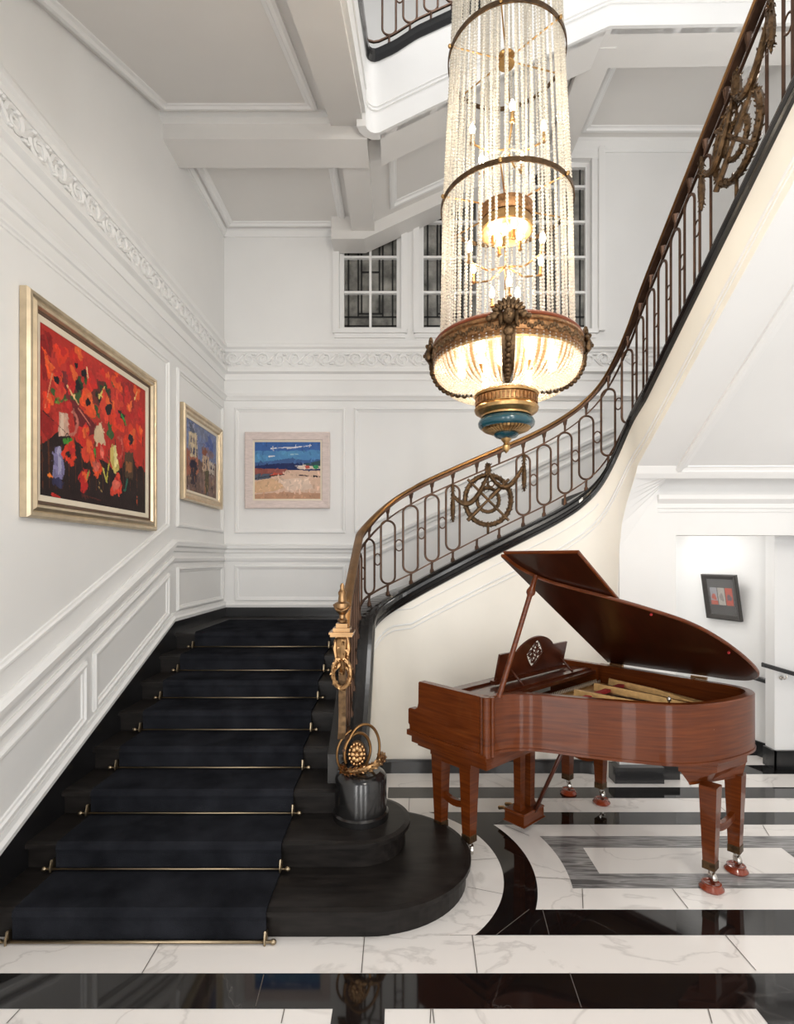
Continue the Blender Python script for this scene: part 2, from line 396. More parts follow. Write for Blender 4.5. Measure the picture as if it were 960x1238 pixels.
# skirtings of the left flight and the landing: black with a white cap mould
b = MB(); b.extr([(XL,1.8,sk(1.8)-.45),(XL,4.94,.9),(XL,YB,.9),(XL,YB,1.31),(XL,4.94,1.31),(XL,1.8,sk(1.8))], (.022,0,0))
struct(b.build('baseboard_left', M['black']))
b = MB(); b.box(XL+.022, YB-.022, 1.15, -.3, YB, 1.31); struct(b.build('baseboard_back', M['black']))
m = MB(); m.strip([(XL,1.8,sk(1.8)),(XL,4.94,1.31),(XL,YB,1.31)], nL, [(0,0),(0,.03),(.03,.034),(.05,.018),(.075,.012),(.075,0)]); struct(m.build('trim_8', M['trim']))
m = MB(); m.strip([(XL+.03,YB,1.31),(-.3,YB,1.31)], nB, [(0,0),(0,.03),(.03,.034),(.05,.018),(.075,.012),(.075,0)]); struct(m.build('trim_8', M['trim']))

# --- ceilings under the upper flights
def ceil_piece(mb, mt='ceil', name='ceiling', label=None):
    o = struct(mb.build(name, M[mt])); return o
c = MB(); c.box(XL, 5.1, 5.86, -.56, YB, 6.05); ceil_piece(c)                          # over the landing
c = MB(); c.box(XL, 4.75, 5.66, -.30, 5.1, 6.2); ceil_piece(c)                         # cross beam
c = MB(); c.box(XL, 4.68, 5.80, -.62, 4.75, 5.90); c.box(XL, 4.63, 5.85, -.62, 4.68, 5.93); ceil_piece(c, 'trim', 'trim_9')
c = MB(); c.box(-.56, 5.1, 5.69, -.30, 6.15, 6.2); ceil_piece(c)                        # beam in depth
zl = lambda Y: 5.89-.45*(4.75-Y)
c = MB(); c.extr([(XL,4.75,zl(4.75)),(XL,1.0,zl(1.0)),(XL,1.0,zl(1.0)+.15),(XL,4.75,zl(4.75)+.15)], (1.60,0,0)); ceil_piece(c)
c = MB(); c.extr([(-.62,4.75,zl(4.75)-.11),(-.62,1.0,zl(1.0)-.11),(-.62,1.0,zl(1.0)+.44),(-.62,4.75,zl(4.75)+.44)], (.29,0,0)); ceil_piece(c)
def ceil_loop(pts, nrm):
    m = MB(); m.frame(pts, nrm, [(0,0),(0,.02),(.02,.03),(.045,.03),(.06,.012),(.085,.008),(.09,0)]); return struct(m.build('trim_10', M['trim']))
a = math.atan(.45); nd = (0, math.sin(a), -math.cos(a))
ceil_loop([(XL+.05,4.60,zl(4.60)),(XL+.05,1.2,zl(1.2)),(-.72,1.2,zl(1.2)),(-.72,4.60,zl(4.60))], nd)
ceil_loop([(XL+.07,5.16,5.86),(-.64,5.16,5.86),(-.64,6.3,5.86),(XL+.07,6.3,5.86)], (0,0,-1))
P_cor = [(0,0),(0,.05),(-.03,.045),(-.06,.02),(-.08,.015),(-.08,0)]
m = MB(); m.strip([(XL,YB,5.86),(-.56,YB,5.86)], nB, P_cor); m.strip([(XL,5.1,5.86),(XL,YB,5.86)], nL, P_cor); struct(m.build('trim_11', M['trim']))
# beam along the back wall (string of the upper flight) crossing the window heads
zb = lambda X: 5.60 if X < -.42 else 5.60+.46*(X+.42)
c = MB(); c.extr([(-.80,6.13,5.60),(-.42,6.13,5.60),(1.9,6.13,zb(1.9)),(1.9,6.13,zb(1.9)+.32),(-.42,6.13,5.92),(-.80,6.13,5.92)], (0,YB-6.13+.02,0)); ceil_piece(c)
# sloping soffit of the upper back flight and its panel mould
zs2 = lambda X: 5.80+.46*(X+.30)
c = MB(); c.extr([(-.30,4.95,zs2(-.3)),(1.9,4.95,zs2(1.9)),(1.9,4.95,zs2(1.9)+.2),(-.30,4.95,zs2(-.3)+.2)], (0,1.2,0)); ceil_piece(c)
a = math.atan(.46); nd = (math.sin(a), 0, -math.cos(a))
ceil_loop([(-.12,5.1,zs2(-.12)),(1.7,5.1,zs2(1.7)),(1.7,6.02,zs2(1.7)),(-.12,6.02,zs2(-.12))], nd)
# upper right landing
c = MB(); c.box(1.9, 4.9, 6.92, XR, YB, 7.1); ceil_piece(c)
c = MB(); c.box(1.72, 4.9, 6.62, 2.0, YB, 7.1); ceil_piece(c)
ceil_loop([(2.12,5.05,6.92),(3.6,5.05,6.92),(3.6,6.22,6.92),(2.12,6.22,6.92)], (0,0,-1))
m = MB(); m.strip([(2.0,YB,6.92),(XR,YB,6.92)], nB, [(0,0),(0,.09),(-.04,.085),(-.09,.03),(-.12,.02),(-.12,0)]); struct(m.build('trim_11', M['trim']))
# ------------------------------------------------------------------ stair geometry
R_, T_, D0 = .15, .3327, 2.649
XW = XL+.004; XS = -.40                                                   # left face of the stringer
stair = thing('staircase', 'broad black staircase with rounded bottom steps, rising round the well', 'staircase', (-1.2, 2.65, 0))
def step_mesh(outer, inner, z0, z1, name='step'):
    m = MB(); m.extr([(x,y,z0) for x,y in inner], (0,0,z1-z0-.03))
    m.loft([[(x,y,z) for x,y in o] for o, z in ((outer, z1-.032), (outer, z1-.008), (inner, z1-.001))], False, True, True)
    return m.build(name, M['ebony'], stair)
def bull(cx, cy, ax, ay, yb, off):
    pts = [(XW, cy-ay-off), (cx, cy-ay-off)]
    for i in range(1, 33):
        a = -PI/2 + PI*i/32; pts.append((cx+(ax+off)*math.cos(a), cy+(ay+off)*math.sin(a)))
    pts += [(XS, cy+ay+off), (XS, yb), (XW, yb)]
    return pts
step_mesh(bull(-.17,3.17,.572,.525,3.05,.018), bull(-.17,3.17,.572,.525,3.05,-.012), 0, R_)
step_mesh(bull(-.25,3.28,.29,.29,3.4,.02), bull(-.25,3.28,.29,.29,3.4,-.01), R_, 2*R_)
for i in range(3, 9):
    y = D0+(i-1)*T_; yb = y+T_+.06 if i < 8 else YB-.022
    q = lambda o: [(XW,y-o),(XS,y-o),(XS,yb),(XW,yb)]
    if i == 8: q = lambda o: [(XW,y-o),(XS,y-o),(XS,4.76),(-.05,4.76),(-.05,YB-.024),(XW,YB-.024)]
    step_mesh(q(.02), q(-.01), (i-1)*R_-(.06 if i > 3 else 0), i*R_)

# --- plan curve of the balustrade (offset 0), with the inward normal
RB, RX, AC = .38, .44, 4.36
YS = 3.35
SEG = [AC-YS, RB*PI/2, 1.57-.1, RB*PI/2, 2.66]
CUM = np.cumsum([0]+SEG)
def B(s):
    if s < CUM[1]: return Vector((.1-RX, YS+s, 0)), Vector((1,0,0))
    if s < CUM[2]:
        a = (s-CUM[1])/RB; n = Vector((math.cos(a), -math.sin(a), 0)); return Vector((.1-RX*n.x, AC-RB*n.y, 0)), n
    if s < CUM[3]: return Vector((.1+s-CUM[2], AC+RB, 0)), Vector((0,-1,0))
    if s < CUM[4]:
        a = (s-CUM[3])/RB; n = Vector((-math.sin(a), -math.cos(a), 0)); return Vector((1.57,AC,0)) - n*RB, n
    return Vector((1.57+RB, AC-(s-CUM[4]), 0)), Vector((-1,0,0))
TT = lambda s: float(np.interp(s, [CUM[1], CUM[2]], [1, 0]))
NS = lambda s: .06+.065*TT(s)
def P(s, n, z):
    p, nn = B(s); q = p + nn*n; q.z = z; return q
tabH = [(430,655),(437,644),(450,628),(463,613),(482,599),(505,586),(547,567),(588,549),(647,524),(688,501),(713,480),(734,457),(747,430),(755,407),(767,380),(780,346)]
tabS = [(452,741),(459,731),(470,722),(505,701),(547,679),(588,658),(630,637.5),(672,617),(697,602),(722,582),(734,564),(742,544),(751,517),(763,492),(780,463)]
tabE = [(740,932),(745,760),(747,690),(750,640),(757,609),(768,577),(780,553)]     # lower edge of the string face over the passage
ss = np.linspace(0, CUM[5], 400)
def table(tab, s, n):
    p = P(s, n, 0); x = CX+F*p.x/p.y
    return H-(np.interp(x, [a for a,_ in tab], [b for _,b in tab])-CY)*p.y/F
def smooth(a, k):
    p = np.pad(a, k, mode='reflect', reflect_type='odd'); return np.convolve(p, np.ones(2*k+1)/(2*k+1), 'valid')
zh, zs = [], []
hc = table(tabH, CUM[1], 0); scn = table(tabS, CUM[1]+.1, NS(CUM[1]+.1))
for s in ss:
    p = P(s, 0, 0); q = P(s, NS(s), 0)
    if s < CUM[1]:
        zh.append(hc-.451*(CUM[1]-s)); zs.append(float(np.interp(s, [0,.3,.6,.85,CUM[1],CUM[1]+.1], [.66,.82,1.04,1.28,scn-.07,scn])))
    elif s > CUM[4]+.08:
        zh.append(6.775-.64*p.y); zs.append(5.86-.64*q.y)
    else:
        zh.append(table(tabH, s, 0)); zs.append(table(tabS, max(s, CUM[1]+.1), NS(s)) if s > CUM[1]+.1 else float(np.interp(s, [CUM[1], CUM[1]+.1], [scn-.07, scn])))
zh = smooth(np.array(zh, float), 9); zs = smooth(np.array(zs, float), 9)
ZH = lambda s: float(np.interp(s, ss, zh)) + (.95*s if s < 0 else 0); ZS = lambda s: float(np.interp(s, ss, zs))
def slope(s): return (ZS(s+.06)-ZS(s-.06))/.12
def rng(a, b, st=.05):
    n = max(2, int((b-a)/st)+1); return [a+(b-a)*i/(n-1) for i in range(n)]

HS = lambda s: float(np.interp(s, [CUM[1], CUM[2], CUM[3], CUM[4]], [1.15,1.0,.85,.55]))
# --- black moulded stringer under the balustrade
def stringer(a, b, parent, Zt, Pf, st=.04):
    m = MB(); rings = []
    for s in rng(a, b, st):
        z = Zt(s); hs = HS(s)
        prof = [(-.12,-.16),(-.12,0),(.02,.0),(.05,-.004),(.062,-.02),(.056,-.035),(.066,-.045),(.07,-.075),(.05,-.09),(.045,-.115),(.055,-.125),(.05,-.15),(.03,-.16)]
        rings.append([Pf(s, n+.065*TT(s) if n > 0 else n, z+d*hs) for n, d in prof])
    m.loft(rings, False, True, True, 0, False)
    return m.build('stringer', M['string'], parent)
stringer(0, CUM[5], stair, ZS, P)
# body of the left string between steps and white wall
m = MB(); m.loft([[P(s,-.10,0),P(s,-.03,0),P(s,-.03,ZS(s)-.10),P(s,-.10,ZS(s)-.10)] for s in rng(.1,CUM[1]-.12)], False, True, True); m.build('string_body', M['string'], stair)
# newel block with rounded top
m = MB(); prof = [(.0,.30),(.172,.30),(.172,.335),(.160,.345),(.160,.545),(.150,.565),(.120,.585),(.0,.59)]
m.lathe(prof[1:-1], (-.245,3.29,0), 40); m.build('newel_block', M['string'], stair)
# steps of the back flight and right flight behind the string (treads)
for k in range(8):
    x0 = -.05+k*.25; m = MB(); m.box(x0, AC+RB+.13, 1.0+.13*k, x0+.28, YB-.002, 1.2+.15*(k+1)); m.build('step', M['ebony'], stair)
m = MB(); m.box(1.95, AC+RB+.02, 2.46, XR, YB-.002, 2.62); m.build('step', M['ebony'], stair)
for k in range(9):
    y1 = 4.70-k*.27; zt = 5.87-.64*(y1-.1); m = MB(); m.box(1.57+RB+.13, y1-.275, zt-.172, XR, y1, zt); m.build('step', M['ebony'], stair)

# --- white wall under the stair (follows the plan curve) and soffit of the right flight
FN = .03
def PW(s, n, z):
    # the plain wall below turns a squarer corner than the stringer above it
    if CUM[1] < s < CUM[2]:
        a = (s-CUM[1])/RB; r = RB-n; c, t = max(0, math.cos(a))**.35, max(0, math.sin(a))**.35
        return Vector((.1-r*c, AC+r*t, z))
    return P(s, n+.07, z) if s <= CUM[1] else P(s, n, z)
def zbot(s):
    p = P(s, FN, 0); x = CX+F*p.x/p.y
    if s < CUM[3]+.25: return 0.
    if s > CUM[4]+.05: return 5.394-.64*p.y
    return float(np.interp(x, [a for a,_ in tabE], [H-(b-CY)*4.45/F if b < 930 else 0 for _,b in tabE]))
m = MB(); rings = []
for s in rng(.02, CUM[5], .03):
    zt = ZS(s)-.155*HS(s); zb_ = min(max(0., zbot(s)), zt-.05)
    z2 = zb_+.03 if zb_ > 0 else 0
    rings.append([PW(s, FN, zb_), PW(s, FN, zt), PW(s, FN-.06, zt), PW(s, FN-.06, z2)])
m.loft(rings, False, True, True, 0, True)
struct(m.build('wall_stair', M['cream']))
m = MB(); rings = []
for s in rng(CUM[3]+.28, CUM[5], .03):
    p = P(s, FN, 0); zb_ = max(0, zbot(s)); zr = 5.394-.64*p.y
    xr = XR if s > CUM[4] else 2.22
    if s > CUM[4]: zr = zb_
    rings.append((p.x, p.y, zb_, xr, zr))
v = []; 
for x, y, z, xr, zr in rings:
    if z <= .05: continue
    v.append([(x+.003,y,z),(xr,y,zr),(xr,y,zr+.06),(x+.003,y,z+.06)])
m.loft(v, False, True, True, 0, False); struct(m.build('ceiling', M['wall']))
m = MB(); m.box(2.2, AC-.02, 2.60, XR, 4.6, 2.66); struct(m.build('ceiling', M['wall']))
nd = Vector((0, .64, 1)).normalized()*-1
zf = lambda Y: 5.394-.64*Y
m = MB(); m.frame([(2.24,4.36,zf(4.36)),(2.24,2.0,zf(2.0)),(3.55,2.0,zf(2.0)),(3.55,4.36,zf(4.36))], nd, [(0,0),(0,.02),(.02,.03),(.045,.03),(.06,.012),(.085,.008),(.09,0)]); struct(m.build('trim_10', M['trim']))
# thin panel mouldings on the white string face
def under_line(a, b, d, r=.009):
    m = MB(); m.tube([PW(s, FN+.002, ZS(s)-d) for s in rng(a, b, .04)], r, n=6); return struct(m.build('trim_12', M['trim']))
under_line(CUM[1]+.12, CUM[5], .36); under_line(CUM[1]+.12, CUM[5], .40, .006); under_line(CUM[1]+.2, CUM[3]+.2, .225, .006)
# baseboard below the stair wall
m = MB(); m.loft([[PW(s,.03,0),PW(s,.062,0),PW(s,.062,.10),PW(s,.055,.115),PW(s,.03,.115)] for s in rng(.3, CUM[3]+.2, .03)], False, True, True); struct(m.build('baseboard_stair', M['black']))

# --- pier, lintel and passage under the right flight
w = MB(); w.box(1.875, 4.53, 0, 2.20, 4.72, 2.50); struct(w.build('wall_pier', M['wall']))
w = MB(); w.box(2.20, 4.57, 0, 2.38, 4.72, 2.62); w.box(2.38, 4.57, 2.10, XR, 4.72, 2.62); struct(w.build('wall_passage', M['wall']))
m = MB(); m.box(1.81,4.46,0,2.225,4.53,.135); m.box(1.81,4.53,0,1.87,4.60,.135); m.box(2.20,4.53,0,2.225,4.57,.135); m.box(2.225,4.54,0,2.40,4.57,.135); m.box(2.38,4.57,0,2.405,4.72,.135); struct(m.build('baseboard_pier', M['black']))
m = MB(); m.strip([(2.2,4.57,2.44),(XR,4.57,2.44)], (0,-1,0), [(0,0),(0,.07),(-.035,.065),(-.07,.03),(-.11,.025),(-.11,.012),(-.14,.01),(-.14,0)]); struct(m.build('trim_11', M['trim']))
w = MB(); w.box(2.25, 4.72, 0, 2.38, 6.38, 2.4); struct(w.build('wall_passage_left', M['wall']))
w = MB(); w.box(2.38, 6.1, 0, 4.2, 6.3, 2.4); struct(w.build('wall_passage_end', M['wall']))
w = MB(); w.box(2.38, 4.72, 2.34, 4.2, 6.3, 2.45); struct(w.build('ceiling', M['ceil']))
W1a, W1b = Vector((3.13,6.1,0)), Vector((3.52,4.9,0)); wd = (W1b-W1a).normalized(); wn = Vector((wd.y, -wd.x, 0))
if wn.x > 0: wn = -wn
w = MB(); w.extr([W1a, W1b, W1b-wn*.12, W1a-wn*.12], (0,0,2.34)); struct(w.build('wall_passage_right', M['wall']))
m = MB(); m.extr([W1a, W1b, W1b+wn*.02, W1a+wn*.02], (0,0,.14)); struct(m.build('baseboard_passage', M['black']))
w = MB(); w.box(3.38, 4.78, 0, 4.2, 4.9, 2.34); struct(w.build('wall_return', M['wall']))
m = MB(); m.box(3.36, 4.755, 0, 4.2, 4.78, .17); m.box(3.355, 4.755, 0, 3.38, 4.9, .17); struct(m.build('baseboard_return', M['black']))

# ------------------------------------------------------------------ balustrade
def railing(root, Bf, ZHf, ZSf, a, b, centres, wreath_s, skip, mats=('iron','rail','bronze'), rail=True, finish=True):
    iron, rl, bz = (M[k] for k in mats)
    dzr = lambda s: min(.11, .115)
    if rail:
        m = MB(); m.loft([[Bf(s, n, ZHf(s)+d) for n, d in ((-.034,-.012),(-.030,.006),(-.015,.016),(.015,.016),(.030,.006),(.034,-.012),(.020,-.022),(-.020,-.022))] for s in rng(a, b, .04)], False, True, True, 0, True)
        m.build('handrail', rl, root)
        m = MB(); m.loft([[Bf(s, n, ZHf(s)+d) for n, d in ((-.024,-.044),(-.024,-.020),(.024,-.020),(.024,-.044))] for s in rng(a, b, .04)]); m.build('underrail', iron, root)
        for nm, zf_ in (('top_rail', lambda s: ZHf(s)-.135), ('bottom_rail', lambda s: ZSf(s)+.085)):
            m = MB(); m.loft([[Bf(s, n, zf_(s)+d) for n, d in ((-.009,-.007),(-.009,.007),(.009,.007),(.009,-.007))] for s in rng(a, b, .04)]); m.build(nm, iron, root)
    def sl(s): return (ZSf(s+.05)-ZSf(s-.05))/.10
    half = .061; drop = lambda s: .085*min(1, max(0, (s-CUM[3]-.3)/.5)) if root.name.startswith('stair') else 0
    for s in centres:
        zt, zb_ = ZHf(s)-.135, ZSf(s)+.085; k = abs(sl(s)); cut = .012
        zt -= cut; zb_ += cut-drop(s)
        zm, hh = (zt+zb_)/2, (zt-zb_)/2
        # vertical stadium loop following the plan curve
        def loop(w, h, zc, sc_, r, nm, n=6):
            pts = []
            for i in range(11): t = PI*i/10; pts.append((w*math.cos(t), h-w+w*math.sin(t)))
            for i in range(11): t = PI+PI*i/10; pts.append((w*math.cos(t), -(h-w)+w*math.sin(t)))
            m = MB(); m.tube([Bf(sc_+x, 0, zc+z) for x, z in pts], r, closed=True, n=n); m.build(nm, iron, root)
        if not any(abs(s-q) < .2 for q in skip):
            loop(half, hh, zm, s, .0098, 'baluster_loop')
        m = MB(); m.lathe([(.010,0),(.010,.05),(.016,.062),(.019,.088),(.024,.096),(.024,.10)], Bf(s,0,ZHf(s)-.137), 8)
        m.build('baluster_collar', iron, root)
        m = MB(); m.lathe([(.020,-.01),(.018,.02),(.011,.03),(.010,.06),(.013,.085)], Bf(s,0,ZSf(s)), 8); m.build('baluster_foot', iron, root)
    cs = sorted(centres)
    for p, q in zip(cs[:-1], cs[1:]):
        if q-p > .26 or any(abs(t-x) < .25 for t in (p,q) for x in skip): continue
        sm = (p+q)/2; zc = (ZHf(sm)-.135+ZSf(sm)+.085)/2
        m = MB(); m.tube([Bf(sm+.032*math.cos(t), 0, zc+.05*math.sin(t)) for t in [2*PI*i/16 for i in range(16)]], .006, closed=True, n=6); m.build('baluster_ring', iron, root)
    # wreath roundels with swags
    for ws in wreath_s:
        zc = (ZHf(ws)+ZSf(ws))/2-.015; R = .205
        def circ(r): return [Bf(ws+r*math.cos(t), 0, zc+r*1.08*math.sin(t)) for t in [2*PI*i/40 for i in range(41)]]
        for r, th, nl in ((R, .029, 170), (.098, .022, 100)):
            m = MB(); m.tube(circ(r)[:-1], th*.75, closed=True, n=7); m.leaves(circ(r), th*.7, nl, th*.62, seed=int(r*100)); m.build('wreath', bz, root)
        m = MB()
        for sg in (-1, 1):
            d = .72*R*1.25
            a1, b1 = Bf(ws-sg*d, .01, zc-d), Bf(ws+sg*d, .01, zc+d)
            m.tube([a1.lerp(b1, i/6) for i in range(7)], .012, n=6)
            if sg > 0:
                m.tube([a1.lerp(b1, .0), a1.lerp(b1, .3)], .018, n=6); m.tube([a1.lerp(b1, .55), a1.lerp(b1, .82)], .020, n=6)
        m.build('crossed_torches', bz, root)
        m = MB()
        for sg in (-1, 1):
            m.tube([Bf(ws+sg*(.03+.025*math.cos(t)), .0, zc+.145+.025*math.sin(t)) for t in [2*PI*i/12 for i in range(12)]], .006, closed=True, n=5)
        m.tube([Bf(ws,0,zc+.21), Bf(ws,0,zc+.1)], .008, n=5); m.build('ribbon_bow', bz, root)
        for sg in (-1, 1):
            e_s = ws+sg*.318; z0 = zc+R*1.08+.01; z1 = ZHf(e_s)-.24
            pts = [Bf(ws+sg*.318*t, .022, z0+(z1-z0)*t-.16*math.sin(PI*t)*(1 if t < 1 else 0)) for t in [i/16 for i in range(17)]]
            m = MB(); m.tube(pts, [.012+.012*math.sin(PI*i/16) for i in range(17)], n=7); m.leaves(pts, .016, 70, .015, seed=3)
            pts = [Bf(e_s, .022, z1+.10-.34*t) for t in [i/8 for i in range(9)]]
            m.tube(pts, [.010,.016,.013,.016,.021,.023,.021,.016,.005], n=7); m.leaves(pts, .016, 46, .015, seed=4); m.build('swag', bz, root)
        m = MB(); t0, t1 = Bf(ws,0,zc+R*1.08-.01), Bf(ws,0,ZHf(ws)-.09)
        m.tube([t0, t0.lerp(t1,.5), t1], [.02,.03,.022], n=8); m.leaves([t0, t1], .024, 26, .017, seed=9)
        m.build('wreath_knot', bz, root)
        m = MB(); m.tube([Bf(ws,0,zc-R*1.08), Bf(ws,0,ZSf(ws)+.08)], .012, n=6); m.build('wreath_pin', bz, root)

rail = thing('stair_railing', 'wrought iron balustrade with brass handrail sweeping up the black staircase', 'railing', (-.3, 3.3, .6))
ws1 = CUM[2]+(590-CX)*(AC+RB)/F-.1
cen = [ws1-.315-.187*k for k in range(0, 11)] + [ws1+.315+.187*k for k in range(0, 6)]
ws2 = CUM[4]+(AC-3.07)
last = ws1+.315+.187*5
n_ = int(round((ws2-.315-last)/.187)); d_ = (ws2-.315-last)/n_
cen += [last+d_*k for k in range(1, n_+1)] + [ws2+.315+.187*k for k in range(0, 4)] 
cen = [c for c in cen if .06 < c < CUM[5]-.05]
railing(rail, P, ZH, ZS, -.17, CUM[5], cen + [ws1-.1, ws1+.1, ws2-.1, ws2+.1], [ws1, ws2], [ws1, ws2])
# newel: urn, cap, bracket, wreath, scroll, rosette
nx, ny = -.350, 3.19
br = M['brass']
m = MB(); z = 1.51
m.lathe([(.012,z),(.026,z+.005),(.03,z+.02),(.018,z+.03),(.018,z+.05),(.04,z+.075),(.05,z+.10),(.046,z+.12),(.026,z+.13),(.022,z+.165),(.026,z+.185),(.018,z+.195),(.012,z+.21),(.014,z+.225),(.006,z+.24)], (nx,ny,0), 16)
m.tube([(nx-.05+.0,ny,z+.11),(nx-.03,ny-.04,z+.085),(nx,ny-.055,z+.075),(nx+.03,ny-.04,z+.085),(nx+.05,ny,z+.11)], .007, n=6); m.build('newel_urn', br, rail)
m = MB()
for a, b, c in ((.065,1.435,1.45),(.072,1.45,1.462),(.05,1.462,1.485),(.034,1.485,1.51)): m.box(nx-a, ny-a, b, nx+a, ny+a, c)
m.build('newel_cap', br, rail)
m = MB(); m.tube([(nx,ny,1.44),(nx,ny-.02,1.40),(nx,ny-.03,1.34),(nx,ny-.012,1.27),(nx,ny,1.2)], [.03,.038,.035,.022,.012], n=8)
for sg in (-1,1): m.tube([(nx+sg*.03,ny-.01,1.43),(nx+sg*.042,ny-.02,1.36),(nx+sg*.03,ny-.02,1.27)], [.010,.014,.006], n=6)
m.leaves([(nx,ny-.02,1.42),(nx,ny-.03,1.22)], .034, 24, .022, seed=2); m.build('acanthus_bracket', M['newelgold'], rail)
m = MB(); pts = [(nx+.052*math.cos(t), ny-.035, 1.215+.088*math.sin(t)) for t in [2*PI*i/30 for i in range(31)]]
m.tube(pts[:-1], .014, closed=True, n=7); m.leaves(pts, .012, 70, .014, seed=5); m.build('newel_wreath', M['newelgold'], rail)
m = MB(); m.loft([[(nx-.022,y,zz),(nx+.022,y,zz),(nx+.022,y+.02,zz),(nx-.022,y+.02,zz)] for y, zz in ((ny,1.44),(ny,1.2),(ny,.95),(ny-.01,.90),(ny-.03,.855),(ny-.06,.83))]); m.build('newel_bar', M['bronze'], rail)
m = MB()
def oval(cx, cz, rx, rz, y, r, a0=0, a1=2*PI):
    m.tube([(cx+rx*math.cos(t), y+.05*math.cos(t), cz+rz*math.sin(t)) for t in [a0+(a1-a0)*i/36 for i in range(37)]], r, n=8)
oval(-.225, .725, .095, .155, 3.25, .009, -2.0, 2.6); oval(-.262, .715, .075, .115, 3.24, .010, -1.6, 3.6); oval(-.26, .70, .125, .15, 3.27, .008, 1.9, 4.6)
m.build('newel_scroll', M['rail'], rail)
m = MB(); m.lathe([(.001,-.02),(.056,-.02),(.060,-.008),(.056,.004),(.03,.014),(.001,.02)], (0,0,0), 24, axis=None)
m.v = [(-.262+x*.92, 3.215-zz, .715+y*1.3) for x, y, zz in m.v]; m.build('newel_medallion', M['bronze'], rail)
m = MB()
for k in range(8):
    a = 2*PI*k/8; m.ell((-.262+.026*math.cos(a), 3.196, .715+.036*math.sin(a)), (.017,.012,.021), n=8, m=6)
for k in range(16):
    a = 2*PI*k/16; m.ell((-.262+.046*math.cos(a), 3.200, .715+.063*math.sin(a)), (.010,.009,.012), n=6, m=5)
m.ell((-.262,3.190,.715), (.016,.013,.02)); m.build('newel_rosette', M['newelgold'], rail)
m = MB(); pts = [(-.235+.125*math.cos(t), 3.28+.115*math.sin(t), .603+.03*(1+math.cos(t))) for t in [-3.4+3.9*i/30 for i in range(31)]]
m.tube(pts, [.012+.012*i/30 for i in range(31)], n=8); m.leaves(pts, .018, 90, .018, seed=8); m.build('laurel_garland', M['newelgold'], rail)

# --- runner, one fitted carpet over the steps
prof = [(D0-.034, 0.0)]
for i in range(8):
    y = D0+i*T_; z = (i+1)*R_
    prof += [(y-.030, z-R_+.012 if i else .004), (y-.030, z-.045), (y-.036, z-.022), (y-.030, z+.002), (y-.014, z+.013)]
    if i < 7: prof += [(y+T_-.05, z+.013)]
prof += [(5.95, 8*R_+.013)]
m = MB(); xl0, xl1 = -1.92, -.665; rings = []
for y, z in prof: rings.append([(xl0, y, z), (xl1, y, z), (xl1, y+.014, z-.012), (xl0, y+.014, z-.012)])
m.loft(rings)
tag(m.build('stair_runner', M['carpet']), 'black velvet-pile carpet runner laid up the dark wooden stairs', 'carpet')
words = ['lowest', 'second', 'third', 'fourth', 'fifth', 'sixth', 'seventh', 'uppermost']
for i in range(8):
    y = D0+i*T_-.046; z = i*R_+.014+(.013 if i else 0); x0, x1 = xl0-.045, xl1+.03
    lab = {0:'thick polished stair rod at floor level below the first black step', 7:'thin brass stair rod under the landing edge, the uppermost one'}.get(i, 'thin brass stair rod holding the black runner, %s one up from the floor' % words[i])
    t = thing('stair_rod', lab, 'stair rod', ((x0+x1)/2, y, z), 0, 'brass stair rods across the black runner')
    m = MB(); m.tube([(x0,y,z),(x1,y,z)], .0085 if i == 0 else .006, n=8); m.build('rod', M['rodmetal'], t)
    for x in (x0, x1):
        m = MB(); sg = -1 if x == x0 else 1
        m.ell((x+sg*.010,y,z), (.017,.014,.014), n=8, m=6); m.build('finial', M['rodmetal'], t)
        m = MB(); m.box(x-sg*.03-.008, y, z-.010, x-sg*.03+.008, y+.026, z+.045); m.tube([(x-sg*.03,y+.004,z+.05),(x-sg*.03,y-.012,z+.01),(x-sg*.03,y-.010,z-.012)], .006, n=6); m.build('bracket', M['rodmetal'], t)

# ------------------------------------------------------------------ upper flight string and railing
UX, UY, UR = -.30, 4.70, .10
USEG = [3.2, UR*PI/2, 1.86+.2, 2.0]; UC = np.cumsum([0]+USEG)
def UB(s):
    if s < UC[1]: return Vector((UX-.03, UY-UR-3.2+s, 0)), Vector((1,0,0))
    if s < UC[2]:
        a = (s-UC[1])/UR; n = Vector((math.cos(a), -math.sin(a), 0)); return Vector((UX+UR,UY-UR,0)) - n*(UR+.03), n
    return Vector((UX+UR+s-UC[2], UY+.03, 0)), Vector((0,-1,0))
def PU(s, n, z):
    p, nn = UB(s); q = p+nn*n; q.z = z; return q
def ZUb(s):                                   # lower edge of the white face
    if s < UC[1]: return 5.78-.45*(UC[1]-s)-.02
    x = UB(s)[0].x
    return float(np.interp(x, [-.33,-.2,-.05,.3,1.86,3.8], [5.665,5.675,5.75,5.92,6.63,6.66]))
def ZUt(s):                                   # top of the black stringer
    if s < UC[1]: return 6.40-.52*(UC[1]-s)
    x = UB(s)[0].x
    return float(np.interp(x, [-.33,-.2,-.05,.15,1.86,3.8], [6.40,6.43,6.50,6.63,7.42,7.45]))
m = MB(); m.loft([[PU(s,.03,ZUb(s)),PU(s,.03,ZUt(s)-.10),PU(s,-.05,ZUt(s)-.10),PU(s,-.05,ZUb(s))] for s in rng(.4, UC[4], .04)], False, True, True, 0, True)
struct(m.build('wall_upper_string', M['wall']))
m = MB(); m.loft([[PU(s,.0,ZUb(s)),PU(s,.0,ZUb(s)+.1),PU(s,-.38,ZUb(s)+.1),PU(s,-.38,ZUb(s))] for s in rng(UC[2]+.02, UC[4], .05)]); struct(m.build('ceiling', M['ceil']))
for d, r in ((.20,.009),(.235,.006)):
    m = MB(); m.tube([PU(s,.032,ZUb(s)+d) for s in rng(.4, UC[4], .05)], r, n=6); struct(m.build('trim_12', M['trim']))
